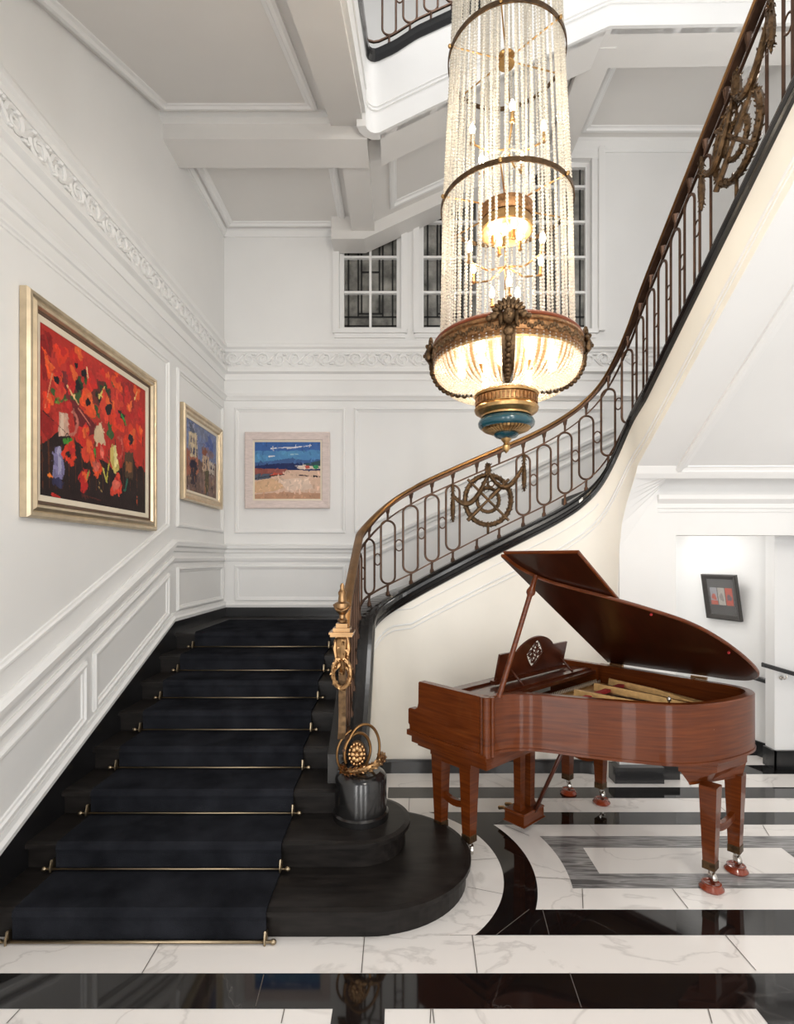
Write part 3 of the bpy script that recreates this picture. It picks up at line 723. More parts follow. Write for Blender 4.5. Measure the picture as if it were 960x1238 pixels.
up = thing('gallery_railing', 'iron loop railing of the upper flight, high up behind the chandelier', 'railing', (0, 4.7, 6.5))
def stringer_u():
    m = MB(); rings = []
    for s in rng(.4, UC[4], .04):
        z = ZUt(s); rings.append([PU(s, n, z+d) for n, d in ((-.12,-.12),(-.12,0),(.03,0),(.055,-.02),(.05,-.04),(.06,-.05),(.055,-.08),(.04,-.12))])
    m.loft(rings); m.build('stringer', M['string'], up)
stringer_u()
ZUh = lambda s: ZUt(s)+.82
railing(up, PU, ZUh, ZUt, .4, UC[4], [UC[2]+.10+.187*k for k in range(0, 10)] + [UC[1]-.12-.187*k for k in range(0, 6)], [], [])
# ------------------------------------------------------------------ grand piano
PA = math.radians(42)
piano = thing('grand_piano', 'glossy mahogany baby grand piano with its lid propped open beside the staircase', 'piano', (.063, 3.614, 0), PA, org=False)
L = lambda u, w, z: (u, -w, z)
def toworld(u, w, z=0):
    return Vector((.063 + u*math.cos(PA) + w*math.sin(PA), 3.614 + u*math.sin(PA) - w*math.cos(PA), z))
def catmull(pts, n=8):
    P_ = [Vector((*p, 0)) for p in pts]; P_ = [P_[0]*2-P_[1]] + P_ + [P_[-1]*2-P_[-2]]; out = []
    for i in range(1, len(P_)-2):
        a, b, c, d = P_[i-1:i+3]
        for k in range(n):
            t = k/n; q = .5*((2*b)+(c-a)*t+(2*a-5*b+4*c-d)*t*t+(3*b-a-3*c+d)*t**3); out.append((q.x, q.y))
    out.append(pts[-1]); return out
curve = catmull([(1.47,1.33),(1.468,1.50),(1.425,1.625),(1.31,1.69),(1.12,1.675),(.89,1.605),(.703,1.493),(.563,1.31),(.448,1.111),(.351,.915),(.265,.775),(.15,.69),(.03,.655)])
rimpath = [(1.47,.62),(1.47,.9)] + curve
def offs(path, d):
    out = []
    for i in range(len(path)):
        a = Vector(path[max(i-1,0)]); b = Vector(path[min(i+1,len(path)-1)]); t = (b-a).normalized()
        out.append((path[i][0]-t.y*d, path[i][1]+t.x*d))
    return out
ZT, ZB = 1.075, .735
inn = offs(rimpath, -.05)
chk = Vector(inn[20]) - Vector(rimpath[20])
if (Vector((1.0,1.2))-Vector(rimpath[20])).dot(chk) < 0: inn = offs(rimpath, .05)
m = MB()
m.loft([[L(*o,ZB),L(*o,ZT-.006),L(o[0]*.9+i[0]*.1,o[1]*.9+i[1]*.1,ZT),L(*i,ZT),L(*i,ZB)] for o, i in zip(rimpath, inn)], False, True, True, 0, False)
rim = m.build('rim', M['wood'], piano)
for p_ in rim.data.polygons: p_.use_smooth = abs(p_.normal.z) < .3
m = MB(); o2 = offs(rimpath, .006 if inn != offs(rimpath, .05) else -.006)
m.loft([[L(*o,ZB-.004),L(*o,ZB+.012),L(*i,ZB+.012),L(*i,ZB-.004)] for o, i in zip(o2, offs(rimpath, 0))], False, True, True); m.build('rim_bead', M['wood'], rim)
# cheeks (arms), corner posts
chp = [(.65,1.075),(.095,1.075),(.088,1.066),(.086,.93),(.075,.895),(.05,.882),(.0,.88),(-.012,.87),(-.012,.775),(.0,.765),(.0,.735),(.65,.735)]
for u0, nm in ((0,'cheek'),(1.42,'cheek')):
    m = MB(); m.extr([L(u0,w,z) for w,z in chp], (.05,0,0)); m.build(nm, M['wood'], piano)
for u0 in (.012,):
    m = MB(); m.lathe([(.026,.72),(.026,1.074),(.02,1.078)], L(u0,.655,0), 16); m.lathe([(.014,.72),(.014,1.074)], L(u0+.034,.672,0), 12); m.lathe([(.012,.72),(.012,1.074)], L(u0-.006,.625,0), 12); m.build('corner_post', M['wood'], piano)
m = MB(); m.box(-.015,-.67,.70,1.485,.012,.735); m.box(.0,-.665,.655,1.47,-.02,.70); m.box(.03,-.64,.63,1.44,-.05,.655); m.build('keybed', M['wood'], piano)
m = MB(); m.box(.05,-.03,.735,1.42,.010,.83); m.build('key_slip', M['wood'], piano)
m = MB(); m.box(.05,-.20,.80,1.42,-.03,.872,0); kb = m.build('keyboard', M['ivory'], piano)
m = MB(); k = 0
for i in range(51):
    if i % 7 in (2, 6): continue
    u = .065+ (i+1)*.0262; m.box(u-.006,-.20,.872,u+.006,-.09,.886)
m.build('black_keys', M['black'], kb)
m = MB(); m.extr([L(.05,.20,.86),L(.05,.225,1.03),L(.05,.25,1.03),L(.05,.25,.86)], (1.37,0,0)); m.build('fallboard', M['wood_dark'], piano)
m = MB(); m.box(.05,-.60,1.005,1.42,-.25,1.03); m.build('desk_shelf', M['wood_dark'], piano)
m = MB(); m.box(.06,-.56,1.03,1.41,-.52,1.045); m.box(.06,-.34,1.03,1.41,-.30,1.045); m.build('desk_slide', M['wood_dark'], piano)
# inside: soundboard, gilt plate with struts, strings, dampers
core = offs(rimpath, -.05) if inn == offs(rimpath, -.05) else offs(rimpath, .05)
poly = [(p[0], max(p[1], .60)) for p in core]
m = MB(); m.extr([L(u,w,.80) for u,w in [(1.42,.60)]+poly[1:]+[(.06,.62)]], (0,0,.02)); m.build('soundboard', M['soundboard'], piano)
m = MB(); in2 = offs(rimpath, -.13) if inn == offs(rimpath, -.05) else offs(rimpath, .13)
m.loft([[L(*a,.905),L(*a,.93),L(*b,.94),L(*b,.905)] for a, b in list(zip(core, in2))[1:-4]], False, True, True)
m.extr([L(u,w,.925) for u,w in ((.09,.61),(1.41,.61),(1.41,.80),(.37,.80),(.26,.715))], (0,0,.02))
pl = m.build('plate', M['plate'], piano)
m = MB()
for (a, b) in (((.30,.74),(.58,1.22)), ((.56,.74),(.83,1.50)), ((.86,.74),(1.06,1.58)), ((1.14,.74),(1.24,1.58)), ((1.36,.74),(1.38,1.40))):
    p, q = Vector(L(*a,.945)), Vector(L(*b,.93)); d = (q-p).normalized(); n_ = Vector((-d.y,d.x,0))*.016
    m.loft([[x-n_*1.3,x+n_*1.3,x+n_*.5+Vector((0,0,h)),x-n_*.5+Vector((0,0,h))] for x, h in ((p,.055),(p.lerp(q,.5),.045),(q,.02))])
m.build('plate_strut', M['gold'], pl)
m = MB()
for i in range(70):
    u = .27+.0162*i; a = (u, .74); b = (.30+.0157*i*1.02, min(1.60, .80+.0225*i) if i < 36 else 1.60-.0035*(i-36))
    m.tube([L(*a,.955), L(*b,.925)], .0012, n=3)
so = m.build('strings', M['steel'], piano); so['kind'] = 'stuff'
m = MB()
for i in range(54):
    for r in range(2): m.tube([L(.22+.0215*i+.004*r,.635+.028*r,.94),L(.22+.0215*i+.004*r,.635+.028*r,.975)], .003, n=4)
tp = m.build('tuning_pins', M['steel'], piano); tp['kind'] = 'stuff'
m = MB(); m.box(.42,-.86,.955,1.36,-.82,.975); m.build('damper_rail', M['felt'], piano)
m = MB(); m.lathe([(.006,.95),(.006,1.0),(.013,1.005),(.013,1.02),(.005,1.03)], L(1.02,1.30,0), 8); m.build('plate_knob', M['chrome'], piano)
# music desk, leaning back, with pierced lattice
dw0, lean = .40, .22
def desk(u, h): return L(u, dw0 + h*lean, 1.045 + h)
def dtop(u):
    x = (u-.845)/.43
    b = .205
    if abs(x) < .52: b = .205 + .085*math.cos(x/.52*PI/2)**.7
    return b
hr, hz, hh_ = .105, .105, .165
m = MB(); us = [.42+.85*i/90 for i in range(91)]; nv = Vector((0,-.0,0))
th = Vector((0, .014, .003))
def dq(u0, u1, a0, a1, b0, b1):
    vs = [Vector(desk(u0,a0)), Vector(desk(u1,a1)), Vector(desk(u1,b1)), Vector(desk(u0,b0))]
    vs += [v+th for v in vs]; m.add(vs, [(0,1,2,3),(7,6,5,4),(0,4,5,1),(3,2,6,7),(0,3,7,4),(1,5,6,2)])
for a, b in zip(us[:-1], us[1:]):
    def lo(u):
        d = abs(u-.845)/hr
        return hh_-hz*(1-d)*(1+.45*d) if d < 1 else hh_
    def hi(u):
        d = abs(u-.845)/hr
        return hh_+hz*.92*(1-d)*(1+.45*d) if d < 1 else hh_
    if abs((a+b)/2-.845) < hr:
        dq(a, b, 0, 0, lo(a), lo(b)); dq(a, b, hi(a), hi(b), dtop(a), dtop(b))
    else: dq(a, b, 0, 0, dtop(a), dtop(b))
ds = m.build('music_desk', M['wood_dark'], piano)
m = MB()
for k in range(-2, 3):
    o = k*.062
    for sg in (-1, 1):
        pts = []
        for t in np.linspace(-1, 1, 25):
            u = .845 + t*hr + o*.5; h = hh_ + sg*(t*hr*.95) - sg*o*.5 + .008*math.sin(t*9)
            d = abs(u-.845)/hr
            if d < .98 and hh_-hz*(1-d)*1.1 < h < hh_+hz*(1-d)*1.1: pts.append(Vector(desk(u, h))+th*.5)
        if len(pts) > 2: m.tube(pts, .0048, n=5)
for du, dh in ((0,.05),(0,-.05),(.05,0),(-.05,0)):
    m.tube([Vector(desk(.845+du+.024*math.cos(t), hh_+dh+.024*math.sin(t)))+th*.5 for t in [2*PI*i/14 for i in range(14)]], .006, closed=True, n=5)
m.build('fretwork', M['wood_dark'], ds)
m = MB(); m.extr([L(.40,.375,1.045),L(.40,.425,1.045),L(.40,.425,1.07),L(.40,.375,1.07)], (.89,0,0))
m.build('desk_ledge', M['wood_dark'], ds)
for u in (.52, 1.15):
    m = MB(); m.tube([L(u,.455,1.14), L(u,.56,1.05)], .009, n=6); m.build('desk_prop', M['wood_dark'], ds)
# lid
TH = math.radians(31.3); HU, HZ = 1.485, 1.092; LL = 1.575
sc_ = LL/1.485
def lidp(u, w, h):            # u,w in closed position, h = height above the underside
    d = HU-u
    return L(HU - d*math.cos(TH) + h*math.sin(TH), w, HZ + d*math.sin(TH) + h*math.cos(TH))
lo_ = [(HU-(HU-u)*sc_, w+.018) for u, w in curve]
out = [(1.49,.66),(1.49,1.0)] + lo_[:-1] + [(-.02,.685),(HU-LL,.675),(HU-LL,.66)]
cenl = Vector((.95,1.0))
m = MB()
insr = [tuple(Vector(p)+(cenl-Vector(p)).normalized()*.008) for p in out]
m.loft([[lidp(u,w,h) for u,w in o] for o, h in ((insr,0),(out,.006),(out,.017),(insr,.023))], False, True, True, 0, False)
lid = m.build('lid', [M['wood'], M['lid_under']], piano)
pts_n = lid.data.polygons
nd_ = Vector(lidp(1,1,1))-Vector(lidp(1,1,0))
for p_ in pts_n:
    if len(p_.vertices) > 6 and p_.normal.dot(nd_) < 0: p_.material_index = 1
m = MB(); fo = [(1.47,.665),(HU-LL+.004,.665),(HU-LL+.004,1.165),(1.47,1.165)]
fi = [(1.462,.673),(HU-LL+.012,.673),(HU-LL+.012,1.157),(1.462,1.157)]
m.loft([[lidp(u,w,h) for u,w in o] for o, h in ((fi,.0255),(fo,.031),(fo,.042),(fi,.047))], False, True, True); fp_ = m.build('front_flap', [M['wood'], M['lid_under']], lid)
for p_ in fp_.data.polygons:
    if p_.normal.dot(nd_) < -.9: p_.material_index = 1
m = MB()
for w in (.74, 1.32): m.box(HU-.02, -w-.05, HZ-.016, HU+.004, -w+.05, HZ+.002)
m.build('lid_hinge', M['brass'], piano)
m = MB(); m.box(1.40,-1.30,ZT-.004,1.47,-.62,ZT+.006); m.build('spine_cap', M['wood'], piano)
m = MB(); a, b = Vector(L(.085,.69,1.07)), Vector(lidp(HU-1.36,.79,-.004)); 
m.tube([a.lerp(b,t) for t in (0,.03,.5,.80,.83,.85,.87,.90,1)], [.022,.017,.016,.016,.017,.028,.028,.018,.014], n=10); m.build('lid_prop', M['wood'], piano)
m = MB(); m.ell(lidp(.55,1.33,-.006), .009); m.ell(lidp(.99,1.62,-.006), .009); m.build('lid_button', M['felt'], lid)
# legs in pairs with stretchers, casters; the cups are things of their own
def leg_pair(p, q, nm, label, cup=True, zt=.63):
    P0_, Q0_ = Vector(p), Vector(q)
    for c in (P0_, Q0_):
        m = MB(); t = .046; b = .031
        m.loft([[L(c.x+sx*k,c.y+sy*k,z) for sx, sy in ((-1,-1),(1,-1),(1,1),(-1,1))] for z, k in ((.15,b),(zt-.02,t),(zt,t))])
        lg = m.build('leg', M['wood'], piano)
        m = MB(); m.loft([[L(c.x+sx*k,c.y+sy*k,z) for sx, sy in ((-1,-1),(1,-1),(1,1),(-1,1))] for z, k in ((.118,b-.006),(.122,b+.003),(.165,b+.003),(.168,b))]); m.build('ferrule', M['bronze'], lg)
        m = MB(); m.tube([L(c.x,c.y,.125),L(c.x,c.y,.10),L(c.x+.012,c.y+.012,.085)], .012, n=8)
        m.lathe([(.012,-.014),(.03,-.012),(.034,0),(.03,.012),(.012,.014)], L(c.x+.012,c.y+.008,.068), 16, axis=(.7,-.7,0))
        m.build('caster', M['chrome'], lg)
        if cup:
            W_ = toworld(c.x+.006, c.y+.004)
            cm = MB(); cm.lathe([(.010,0),(.060,0),(.066,.010),(.060,.018),(.050,.030),(.052,.038),(.044,.040),(.036,.034),(.010,.034)], (W_.x, W_.y, 0), 24)
            tag(cm.build('caster_cup', M['cup']), label[0] if c is P0_ else label[1], 'caster cup', 'red caster cups under the piano legs')
    d = (Q0_-P0_).normalized(); n_ = Vector((-d.y, d.x))*.014
    m = MB(); rings = []
    for t in np.linspace(0, 1, 9):
        x = P0_.lerp(Q0_, float(t)); zz = .36-.035*math.sin(PI*t)
        rings.append([L(x.x-n_.x,x.y-n_.y,zz-.022),L(x.x+n_.x,x.y+n_.y,zz-.022),L(x.x+n_.x,x.y+n_.y,zz+.022),L(x.x-n_.x,x.y-n_.y,zz+.022)])
    m.loft(rings); m.build('leg_stretcher', M['wood'], piano)
leg_pair((.09,.21), (.09,.455), 'leg', ('',''), False)
leg_pair((1.40,.37), (1.44,.63), 'leg', ('round red caster cup under the farthest piano leg, close to the black skirting','round red caster cup under the far leg nearer the white pier'))
leg_pair((.895,1.575), (1.20,1.615), 'leg', ('red caster cup nearest the viewer, on the grey marble strip','red caster cup under the rightmost piano leg'), True, .60)
for u0, u1, w0, w1 in ((.04,.15,.16,.51), (1.33,1.46,.30,.68)):
    m = MB(); m.box(u0,-w1,.60,u1,-w0,.632); m.box(u0+.01,-w1+.02,.575,u1-.01,-w0-.02,.60); m.build('leg_block', M['wood'], piano)
m = MB(); q = lambda k, z: [L(u,w,z) for u,w in ((.79-k,1.44-k),(.93-k,1.60+k),(1.25+k,1.665+k*.3),(1.33+k,1.58))]
m.loft([q(-.045,.585),q(-.04,.60),q(-.01,.66),q(.0,.665),q(.0,.70),q(.006,.705),q(.006,.735)]); m.build('tail_block', M['wood'], piano)
# lyre
lu, lw = .69, .45
m = MB(); m.loft([[L(lu+sx*a,lw+sy*b,z) for sx,sy in ((-1,-1),(1,-1),(1,1),(-1,1))] for z,a,b in ((.06,.125,.085),(.068,.13,.09),(.074,.12,.08),(.135,.12,.08),(.14,.125,.085),(.15,.118,.078))]); ly = m.build('pedal_box', M['wood'], piano)
for du in (-.06,.06):
    m = MB(); m.loft([[L(lu+du+sx*a,lw+sy*a,z) for sx,sy in ((-1,-1),(1,-1),(1,1),(-1,1))] for z,a in ((.15,.032),(.19,.026),(.60,.03),(.66,.034))]); m.build('lyre_post', M['wood'], ly)
m = MB(); m.tube([L(lu+.02,lw+.07,.13),L(lu+.06,lw+.33,.74)], .014, n=6); m.build('lyre_brace', M['wood_dark'], ly)
for du in (-.04,.04):
    m = MB(); m.tube([L(lu+du,lw-.07,.095),L(lu+du,lw-.15,.10),L(lu+du,lw-.19,.085)], [.009,.012,.014], n=7); m.build('pedal', M['brass'], ly)

# ------------------------------------------------------------------ chandelier
CH = Vector((.64, 3.2, 0))
ch = thing('chandelier', 'tall crystal bead chandelier with bronze bowl, hanging down the stairwell', 'chandelier', (CH.x, CH.y, 3.1))
def lat(name, prof, mt, n=40, c=(0,0), smooth=True):
    m = MB(); m.lathe(prof, (CH.x+c[0], CH.y+c[1], 0), n, 0, smooth); return m.build(name, M[mt], ch)
lat('finial', [(.002,2.535),(.012,2.545),(.022,2.56),(.024,2.58),(.014,2.595),(.022,2.605),(.03,2.615),(.034,2.63),(.05,2.645),(.001,2.65)], 'gold', 20)
lat('small_cup', [(.03,2.622),(.062,2.632),(.075,2.645),(.072,2.655),(.03,2.658)], 'teal', 32)
m = MB()
for k in range(40):
    a0, a1 = 2*PI*k/40, 2*PI*(k+.78)/40
    m.loft([[(CH.x+r*math.cos(a),CH.y+r*math.sin(a),z) for a in (a0,a1)]+[(CH.x+(r-.012)*math.cos(a),CH.y+(r-.012)*math.sin(a),z+.008) for a in (a1,a0)] for r, z in ((.068,2.652),(.10,2.658),(.135,2.672),(.150,2.688))])
m.lathe([(.05,2.655),(.10,2.663),(.14,2.685),(.145,2.70)], (CH.x,CH.y,0), 32); m.build('reeded_dish', M['gold'], ch)
lat('teal_collar', [(.10,2.68),(.150,2.684),(.166,2.698),(.170,2.715),(.162,2.735),(.145,2.748),(.10,2.752)], 'teal')
lat('moulded_base', [(.10,2.75),(.150,2.752),(.150,2.762),(.165,2.768),(.186,2.782),(.192,2.80),(.184,2.812),(.176,2.818),(.178,2.865),(.19,2.87),(.194,2.88),(.186,2.892),(.17,2.895),(.10,2.893)], 'gold')
m = MB()
for k in range(44):
    a = 2*PI*k/44; c, s = math.cos(a), math.sin(a)
    p = [(CH.x+(.186)*c - t*s, CH.y+.186*s + t*c, z) for t, z in ((-.008,2.822),(.008,2.822),(.008,2.862),(-.008,2.862))]
    m.extr(p, (-.012*c,-.012*s,0))
m.build('dentil_band', M['oldgold'], ch)
# bowl ribs and beads
ZRIM, RR = 3.09, .432
def bowl(t):   # t 0 rim..1 base
    a = t*PI/2; return RR - (RR-.185)*(1-math.cos(a))**1.0, ZRIM - (ZRIM-2.893)*math.sin(a)
def bowlp(t, ang, d=0):
    r = .19 + (RR-.19)*math.cos(t*PI/2)**.75; z = ZRIM - (ZRIM-2.893)*math.sin(t*PI/2)**1.0
    return Vector((CH.x+(r+d)*math.cos(ang), CH.y+(r+d)*math.sin(ang), z))
m = MB()
nb = 22
for t in np.linspace(0, 1, nb):
    q = bowlp(float(t), 0); m.ell((q.x, q.y, q.z), .0096, n=6, m=4)
st0 = m.build('bowl_strand', M['bead'], ch)
for k in range(1, 72):
    c = st0.copy(); COL.objects.link(c); c.parent = ch; c.rotation_euler = (0,0,2*PI*k/72)
rim_p = [(RR-.03,3.075),(RR+.002,3.072),(RR+.010,3.082),(RR+.006,3.095),(RR+.012,3.10),(RR+.012,3.145),(RR+.006,3.15),(RR+.016,3.158),(RR+.014,3.172),(RR-.0,3.182),(RR-.03,3.185)]
lat('bowl_rim', rim_p, 'oldgold', 64)
lat('rim_cap', [(RR-.04,3.186),(RR+.0,3.184),(RR+.008,3.192),(RR-.002,3.204),(RR-.04,3.208)], 'red', 64)
m = MB(); rnd = random.Random(5)
for k in range(150):
    a = 2*PI*k/150; zz = 3.1225+.012*math.sin(k*1.3)
    m.ell((CH.x+(RR+.012)*math.cos(a), CH.y+(RR+.012)*math.sin(a), zz), (.010,.010,.014), n=5, m=4)
m.build('rim_relief', M['bronze'], ch)
lat('rim_fillet', [(RR-.02,3.062),(RR+.004,3.060),(RR+.006,3.072),(RR-.02,3.075)], 'gold', 64)
for k in range(4):
    a = -PI/2 - .17 + k*PI/2
    m = MB(); rings = []
    for t in np.linspace(0, 1, 14):
        q = bowlp(float(t), a, .012); tan = Vector((-math.sin(a), math.cos(a), 0)); rad = Vector((math.cos(a), math.sin(a), 0)); wd_ = .036-.008*t
        rings.append([q-tan*wd_, q-tan*wd_+rad*.006, q+tan*wd_+rad*.006, q+tan*wd_])
    m.loft(rings)
    for t in np.linspace(.06, .94, 11):
        q = bowlp(float(t), a, .02); m.ell(q, (.018,.018,.016), n=8, m=5)
    m.build('bowl_strap', M['bronze'], ch)
    # mask ornament: head in a shell of leaves
    m = MB(); rad = Vector((math.cos(a), math.sin(a), 0)); tan = Vector((-math.sin(a), math.cos(a), 0)); c0 = CH + rad*(RR+.022) + Vector((0,0,3.155))
    Mx = Matrix((tan, rad, (0,0,1))).transposed()
    m.ell(c0+rad*.016, (.034,.026,.043), Mx, 12, 8)
    m.ell(c0+rad*.045+Vector((0,0,-.002)), (.006,.008,.013), Mx, 6, 5)
    for sg in (-1, 1):
        m.ell(c0+rad*.039+tan*(.012*sg)+Vector((0,0,.010)), (.006,.004,.004), Mx, 6, 4)
        m.ell(c0+rad*.012+tan*(.040*sg)+Vector((0,0,-.01)), (.013,.018,.038), Mx, 8, 6)
        m.ell(c0+tan*(.075*sg)+Vector((0,0,.012)), (.024,.014,.022), Mx, 8, 6)
        m.ell(c0+tan*(.102*sg)+Vector((0,0,.0)), (.016,.012,.016), Mx, 8, 6)
    m.ell(c0+rad*.036+Vector((0,0,-.021)), (.012,.005,.004), Mx, 6, 4)
    for j in range(11):
        b = PI*(j/10); q = c0+tan*(.062*math.cos(b))+Vector((0,0,.02+.058*math.sin(b)))
        Mr = Mx @ Matrix.Rotation(-(b-PI/2), 3, 'Y'); m.ell(q, (.014,.014,.030), Mr, 6, 6)
    for j in range(5): m.ell(c0+rad*.02+tan*(.02*(j-2))+Vector((0,0,.048-.004*abs(j-2))), (.013,.014,.014), Mx, 6, 5)
    m.ell(c0+Vector((0,0,-.07)), (.028,.016,.030), Mx, 8, 6); m.ell(c0+Vector((0,0,-.108)), (.018,.012,.022), Mx, 8, 6)
    m.build('mask_ornament', M['bronze'], ch)
# hoops with spokes
def hoop(r, z, spokes, nm='hoop'):
    m = MB(); m.lathe([(r-.003,z-.014),(r+.004,z-.014),(r+.004,z+.014),(r-.003,z+.014),(r-.003,z-.014)], (CH.x,CH.y,0), 72, cap=False)
    h = m.build(nm, M['bronze'], ch)
    for k in range(6 if spokes else 0):
        a = 2*PI*k/6+.25; m = MB(); m.tube([(CH.x+t*math.cos(a),CH.y+t*math.sin(a),z) for t in (.02,r)], .005, n=6)
        m.ell((CH.x+(r+.012)*math.cos(a),CH.y+(r+.012)*math.sin(a),z), .012); sub(h, m, 'spoke', M['gold'], ch)
    if spokes:
        m = MB(); m.lathe([(.014,z-.03),(.05,z-.028),(.05,z-.022),(.03,z-.01),(.03,z+.01),(.05,z+.022),(.05,z+.028),(.014,z+.03)], (CH.x,CH.y,0), 16); sub(h, m, 'hub', M['gold'], ch)
hoop(.348, 4.91, True); hoop(.391, 4.02, True); hoop(.31, 5.72, True)
lat('gilt_drum', [(.05,3.93),(.155,3.925),(.16,3.915),(.16,3.87),(.15,3.865),(.05,3.90)], 'gold', 40)
lat('drum_band', [(.158,3.93),(.165,3.94),(.165,4.0),(.155,4.0)], 'oldgold', 40)
lat('stem', [(.011,2.9),(.011,9.39)], 'brass', 10)
lat('ceiling_rose', [(.02,9.30),(.12,9.34),(.16,9.40)], 'gold', 24)
# bead strings
def srad(z): return float(np.interp(z, [3.19,4.02,4.91,5.72,6.3], [.392,.377,.333,.297,.28]))
m = MB(); z = 3.20
while z < 5.72:
    m.ell((CH.x+srad(z), CH.y, z), (.0094,.0094,.0094), n=6, m=4); z += .0205
s0 = m.build('bead_string', M['bead'], ch)
for k in range(1, 50):
    c = s0.copy(); COL.objects.link(c); c.parent = ch; c.rotation_euler = (0,0,2*PI*k/50 + .02*math.sin(k*2.1))
m = MB(); z = 3.98
while z < 5.70:
    m.ell((CH.x+.15+.00*z, CH.y, z), (.0078,.0078,.0088), n=6, m=4); z += .0185
s1 = m.build('inner_bead_string', M['bead'], ch)
for k in range(1, 14):
    c = s1.copy(); COL.objects.link(c); c.parent = ch; c.rotation_euler = (0,0,2*PI*k/14)
# bulbs on candle arms
def bulb(ang, r, z, arm=True, big=1.0):
    x, y = CH.x+r*math.cos(ang), CH.y+r*math.sin(ang)
    m = MB()
    if arm: m.tube([(CH.x+.012*math.cos(ang),CH.y+.012*math.sin(ang),z-.07),(CH.x+r*.5*math.cos(ang),CH.y+r*.5*math.sin(ang),z-.11),(x,y,z-.08)], .006, n=6)
    m.lathe([(.008,z-.085),(.018,z-.08),(.012,z-.065),(.011,z-.025)], (x,y,0), 10); h = m.build('candle_arm', M['gold'], ch)
    m = MB(); m.lathe([(.004,z-.026),(.013*big,z-.012),(.017*big,z+.004),(.013*big,z+.022),(.005,z+.040),(.001,z+.046)], (x,y,0), 12); sub(h, m, 'bulb', M['bulb'], ch)
for k in range(5): bulb(2*PI*k/5+.9, .22, 4.44)
for k in range(6): bulb(2*PI*k/6+.3, .24, 3.73)
for k in range(3): bulb(2*PI*k/3+.5, .09, 3.52)
for k in range(4): bulb(2*PI*k/4+.3, .09, 3.86, False)
for k in range(6): bulb(2*PI*k/6-PI/2+.30, .27, 3.03, True, 1.5)

# ------------------------------------------------------------------ pictures
def canvas(name, root, org, du, dv, img, mt='pigment'):
    """grid of pigment cells: img[h,w,3] linear colours, row 0 at the top"""
    h, w, _ = img.shape; org, du, dv = Vector(org), Vector(du), Vector(dv)
    g = np.zeros(((h+1)*(w+1), 3)); jj, ii = np.meshgrid(np.arange(w+1)/w, np.arange(h+1)/h)
    for k in range(3): g[:, k] = (org[k] + du[k]*jj + dv[k]*ii).ravel()
    g -= np.array(root['org'])
    idx = np.arange((h+1)*(w+1)).reshape(h+1, w+1)
    q = np.stack([idx[:-1,:-1], idx[1:,:-1], idx[1:,1:], idx[:-1,1:]], -1).reshape(-1, 4)
    me = bpy.data.meshes.new(name); me.from_pydata(g.tolist(), [], q.tolist())
    ca = me.color_attributes.new('Col', 'FLOAT_COLOR', 'CORNER')
    cols = np.ones((h*w, 4, 4), np.float32); cols[:, :, :3] = img.reshape(-1, 1, 3)
    ca.data.foreach_set('color', cols.ravel()); me.materials.append(M[mt])
    ob = bpy.data.objects.new(name, me); COL.objects.link(ob); ob.parent = root; return ob
lin = lambda c: .86*np.array([((x/255+.055)/1.055)**2.4 if x > 10 else x/255/12.92 for x in c])
def painterly(p, n, seed):
    r = np.random.RandomState(seed); src = p.im.copy()
    for k in range(n):
        u, v = r.rand(2); x, y = int(u*p.w), int(v*p.h); c = src[min(y,p.h-1), min(x,p.w-1)]*(.68+.7*r.rand()); L_ = 3+r.rand()*9; a = r.rand()*6.28 if r.rand() < .5 else 1.2+.8*r.rand(); wd = .8+1.5*r.rand()
        x0, x1, y0, y1 = max(0,x-12), min(p.w,x+13), max(0,y-12), min(p.h,y+13)
        X, Y = np.meshgrid(np.arange(x0,x1)-x, np.arange(y0,y1)-y); t = X*math.cos(a)+Y*math.sin(a); d = -X*math.sin(a)+Y*math.cos(a)
        mk = (abs(t) < L_/2) & (abs(d+.04*t*t) < wd); sl = p.im[y0:y1, x0:x1]; sl[mk] = c*.8+sl[mk]*.2
